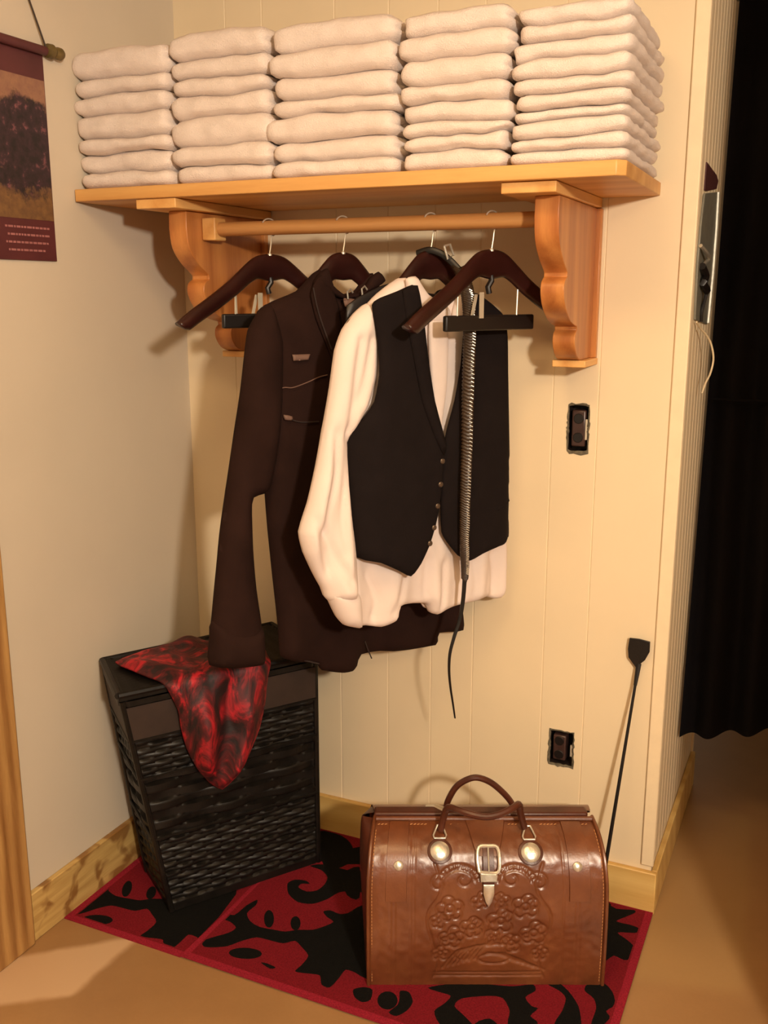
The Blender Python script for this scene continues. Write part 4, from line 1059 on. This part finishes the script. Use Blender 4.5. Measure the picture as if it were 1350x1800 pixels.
MB().disc((1.362, .490, 2.288), (1, 0, 0), [(.022, 0), (.022, .004), (.014, .012)], 18).build('wall_flange', MT['grey_plate'], rodt)

# ------------------------------------------------------------------ things on the side wall
def sw(x, y): p = on(x, y, 0, 1.361); return (p[1], p[2])
pn = thing('electrical_panel', (1.361, .19, 1.46), 'grey metal electrical panel on the side wall next to the black curtain', 'electrical panel')
P_ = [sw(1236, 340), sw(1258, 338), sw(1255, 400), sw(1248, 480), sw(1240, 570), sw(1219, 562), sw(1224, 460), sw(1230, 390)]
MB().prism(P_, lambda p: (1.3608, p[0], p[1]), lambda p: (1.366, p[0], p[1])).build('plate', MT['grey_plate'], pn, bevel=.001)
MB().tube([(1.366, *sw(1258, 338)), (1.367, *sw(1254, 400)), (1.367, *sw(1248, 480)), (1.366, *sw(1240, 568))], .0055, 8).build('bright_edge', MT['foil'], pn)
lt = MB(); 
lt.tube(spline([(1.368, *sw(1226, 432)), (1.378, *sw(1229, 445)), (1.378, *sw(1233, 455)), (1.370, *sw(1228, 466))], 5), .0045, 8); lt.build('latch', MT['silver'], pn)
lb = MB()
lb.tube(spline([(1.371, *sw(1226, 468)), (1.376, *sw(1229, 485)), (1.374, *sw(1226, 498)), (1.377, *sw(1230, 512)), (1.370, *sw(1227, 545)), (1.369, *sw(1226, 565))], 5), [.004 + .005 * (i < 16) for i in range(26)], 8); lb.build('black_plug', MT['blackplastic'], pn)
P_ = [sw(1241, 285), sw(1258, 308), sw(1261, 318), sw(1258, 332), sw(1240, 336), sw(1237, 334)]
o = MB().prism(P_, lambda p: (1.3608, p[0], p[1]), lambda p: (1.3635, p[0], p[1])).build('paper_card', MT['card'])
tag(o, 'small maroon card fixed to the side wall above the grey panel', 'card')
cb = spline([(1.368, *sw(1219, 566)), tuple(on(1230, 576, 1, .12)), tuple(on(1241, 588, 1, .16)), tuple(on(1250, 605, 1, .19)), tuple(on(1254, 630, 1, .20)), tuple(on(1249, 655, 1, .20)), tuple(on(1240, 674, 1, .20)), tuple(on(1234, 691, 1, .20))], 6)
o = MB().tube(cb, .0024, 8).build('cable', MT['cable']); tag(o, 'thin white cable dangling in front of the black curtain edge', 'cable')

# ------------------------------------------------------------------ scroll on the left wall
def lw(x, y): p = on(x, y, 0, .012); return (p[1], p[2])
scroll = thing('wall_scroll', (.012, -.56, 1.62), 'purple scroll with a tree picture and printed lines hanging on the left wall', 'wall hanging')
def picture():
    t = NT('scroll_picture'); sx = t.n('ShaderNodeSeparateXYZ'); t.l(t.tc.outputs['Object'], sx.inputs[0])
    Y, Z = sx.outputs[1], sx.outputs[2]
    # object origin at (-.56, 1.62): picture from z .10 to .39
    n = t.noise(22, 5, .65); n2 = t.noise(55, 3, .6)
    sky = t.mix(n2, lin((166, 124, 92)), lin((112, 74, 72)))
    grass = t.mix(n2, lin((140, 104, 60)), lin((66, 40, 38)))
    mr = t.n('ShaderNodeMapRange'); t.l(Z, mr.inputs[0]); mr.inputs[1].default_value = .15; mr.inputs[2].default_value = .19
    bg = t.mix(mr.outputs[0], grass, sky)
    dy = t.math('MULTIPLY', t.math('ADD', Y, .01), 1 / .155); dz = t.math('MULTIPLY', t.math('SUBTRACT', Z, .245), 1 / .11)
    d = t.math('ADD', t.math('MULTIPLY', dy, dy), t.math('MULTIPLY', dz, dz)); d = t.math('ADD', d, t.math('MULTIPLY', t.math('SUBTRACT', n, .5), 2.2))
    mt = t.n('ShaderNodeMapRange'); t.l(d, mt.inputs[0]); mt.inputs[1].default_value = 1.05; mt.inputs[2].default_value = .75
    leafs = t.ramp(n2, [(.35, lin((30, 24, 26))), (.6, lin((56, 36, 44))), (.75, lin((128, 78, 84)))])
    c = t.mix(mt.outputs[0], bg, leafs); t.set(Base_Color=c, Roughness=.6); return t.m
MT['gilt'] = plain('tarnished_gilt_wood', (96, 78, 40), .5, var=.3, nscale=60)
MT['purple'] = plain('purple_print', (84, 38, 42), .55, var=.2, nscale=12)
MT['scroll_text'] = plain('pale_print', (160, 104, 104), .6)
tl_, tr_, br_, bl_ = lw(-30, 46), lw(86, 96), lw(101, 459), lw(6, 456)
ya, yb = -.673, -.500; zt, zb2 = 2.070, 1.623
def quad(name, y0, y1, z0_, z1_, m, x=.004, th=.0015):
    return MB().box((x, y0, z0_), (x + th, y1, z1_)).build(name, m, scroll, smooth=False)
quad('cloth_panel', ya, yb, zb2, zt, MT['purple'])
quad('picture', ya + .002, yb - .002, 1.712, 2.012, picture(), .0056, .0006)
MB().tube([(.016, y, 2.076) for y in np.linspace(-.72, -.452, 8)], .0065, 12).build('top_rod', MT['gilt'], scroll)
MB().tube([(.014, y, 2.074) for y in np.linspace(ya, yb, 8)], .0100, 12).build('rod_sleeve', MT['purple'], scroll)
MB().disc((.016, -.497, 2.076), (0, 1, 0), [(.008, 0), (.015, .003), (.016, .014), (.012, .020), (.010, .024), (.0135, .032), (.0135, .042), (.010, .048), (.003, .052)], 18).build('rod_end', MT['gilt'], scroll)
MB().tube([(.016, -.50, 2.084), (.008, -.535, 2.18), (.006, -.585, 2.30)], .0022, 6).build('cord', MT['braid'], scroll)
MB().tube([(.016, -.672, 2.084), (.008, -.64, 2.18), (.006, -.585, 2.30)], .0022, 6).build('cord', MT['braid'], scroll)
rnd = random.Random(8)
txt = MB()
for k in range(4):
    z = 1.694 - k * .0165; y = ya + .022 + (k % 2) * .006
    while y < yb - .022 - (k == 3) * .02:
        L = rnd.uniform(.004, .014); txt.box((.0056, y, z - .0022), (.0062, min(y + L, yb - .018), z + .0022)); y += L + .0028
txt.build('printed_lines', MT['scroll_text'], scroll, smooth=False)
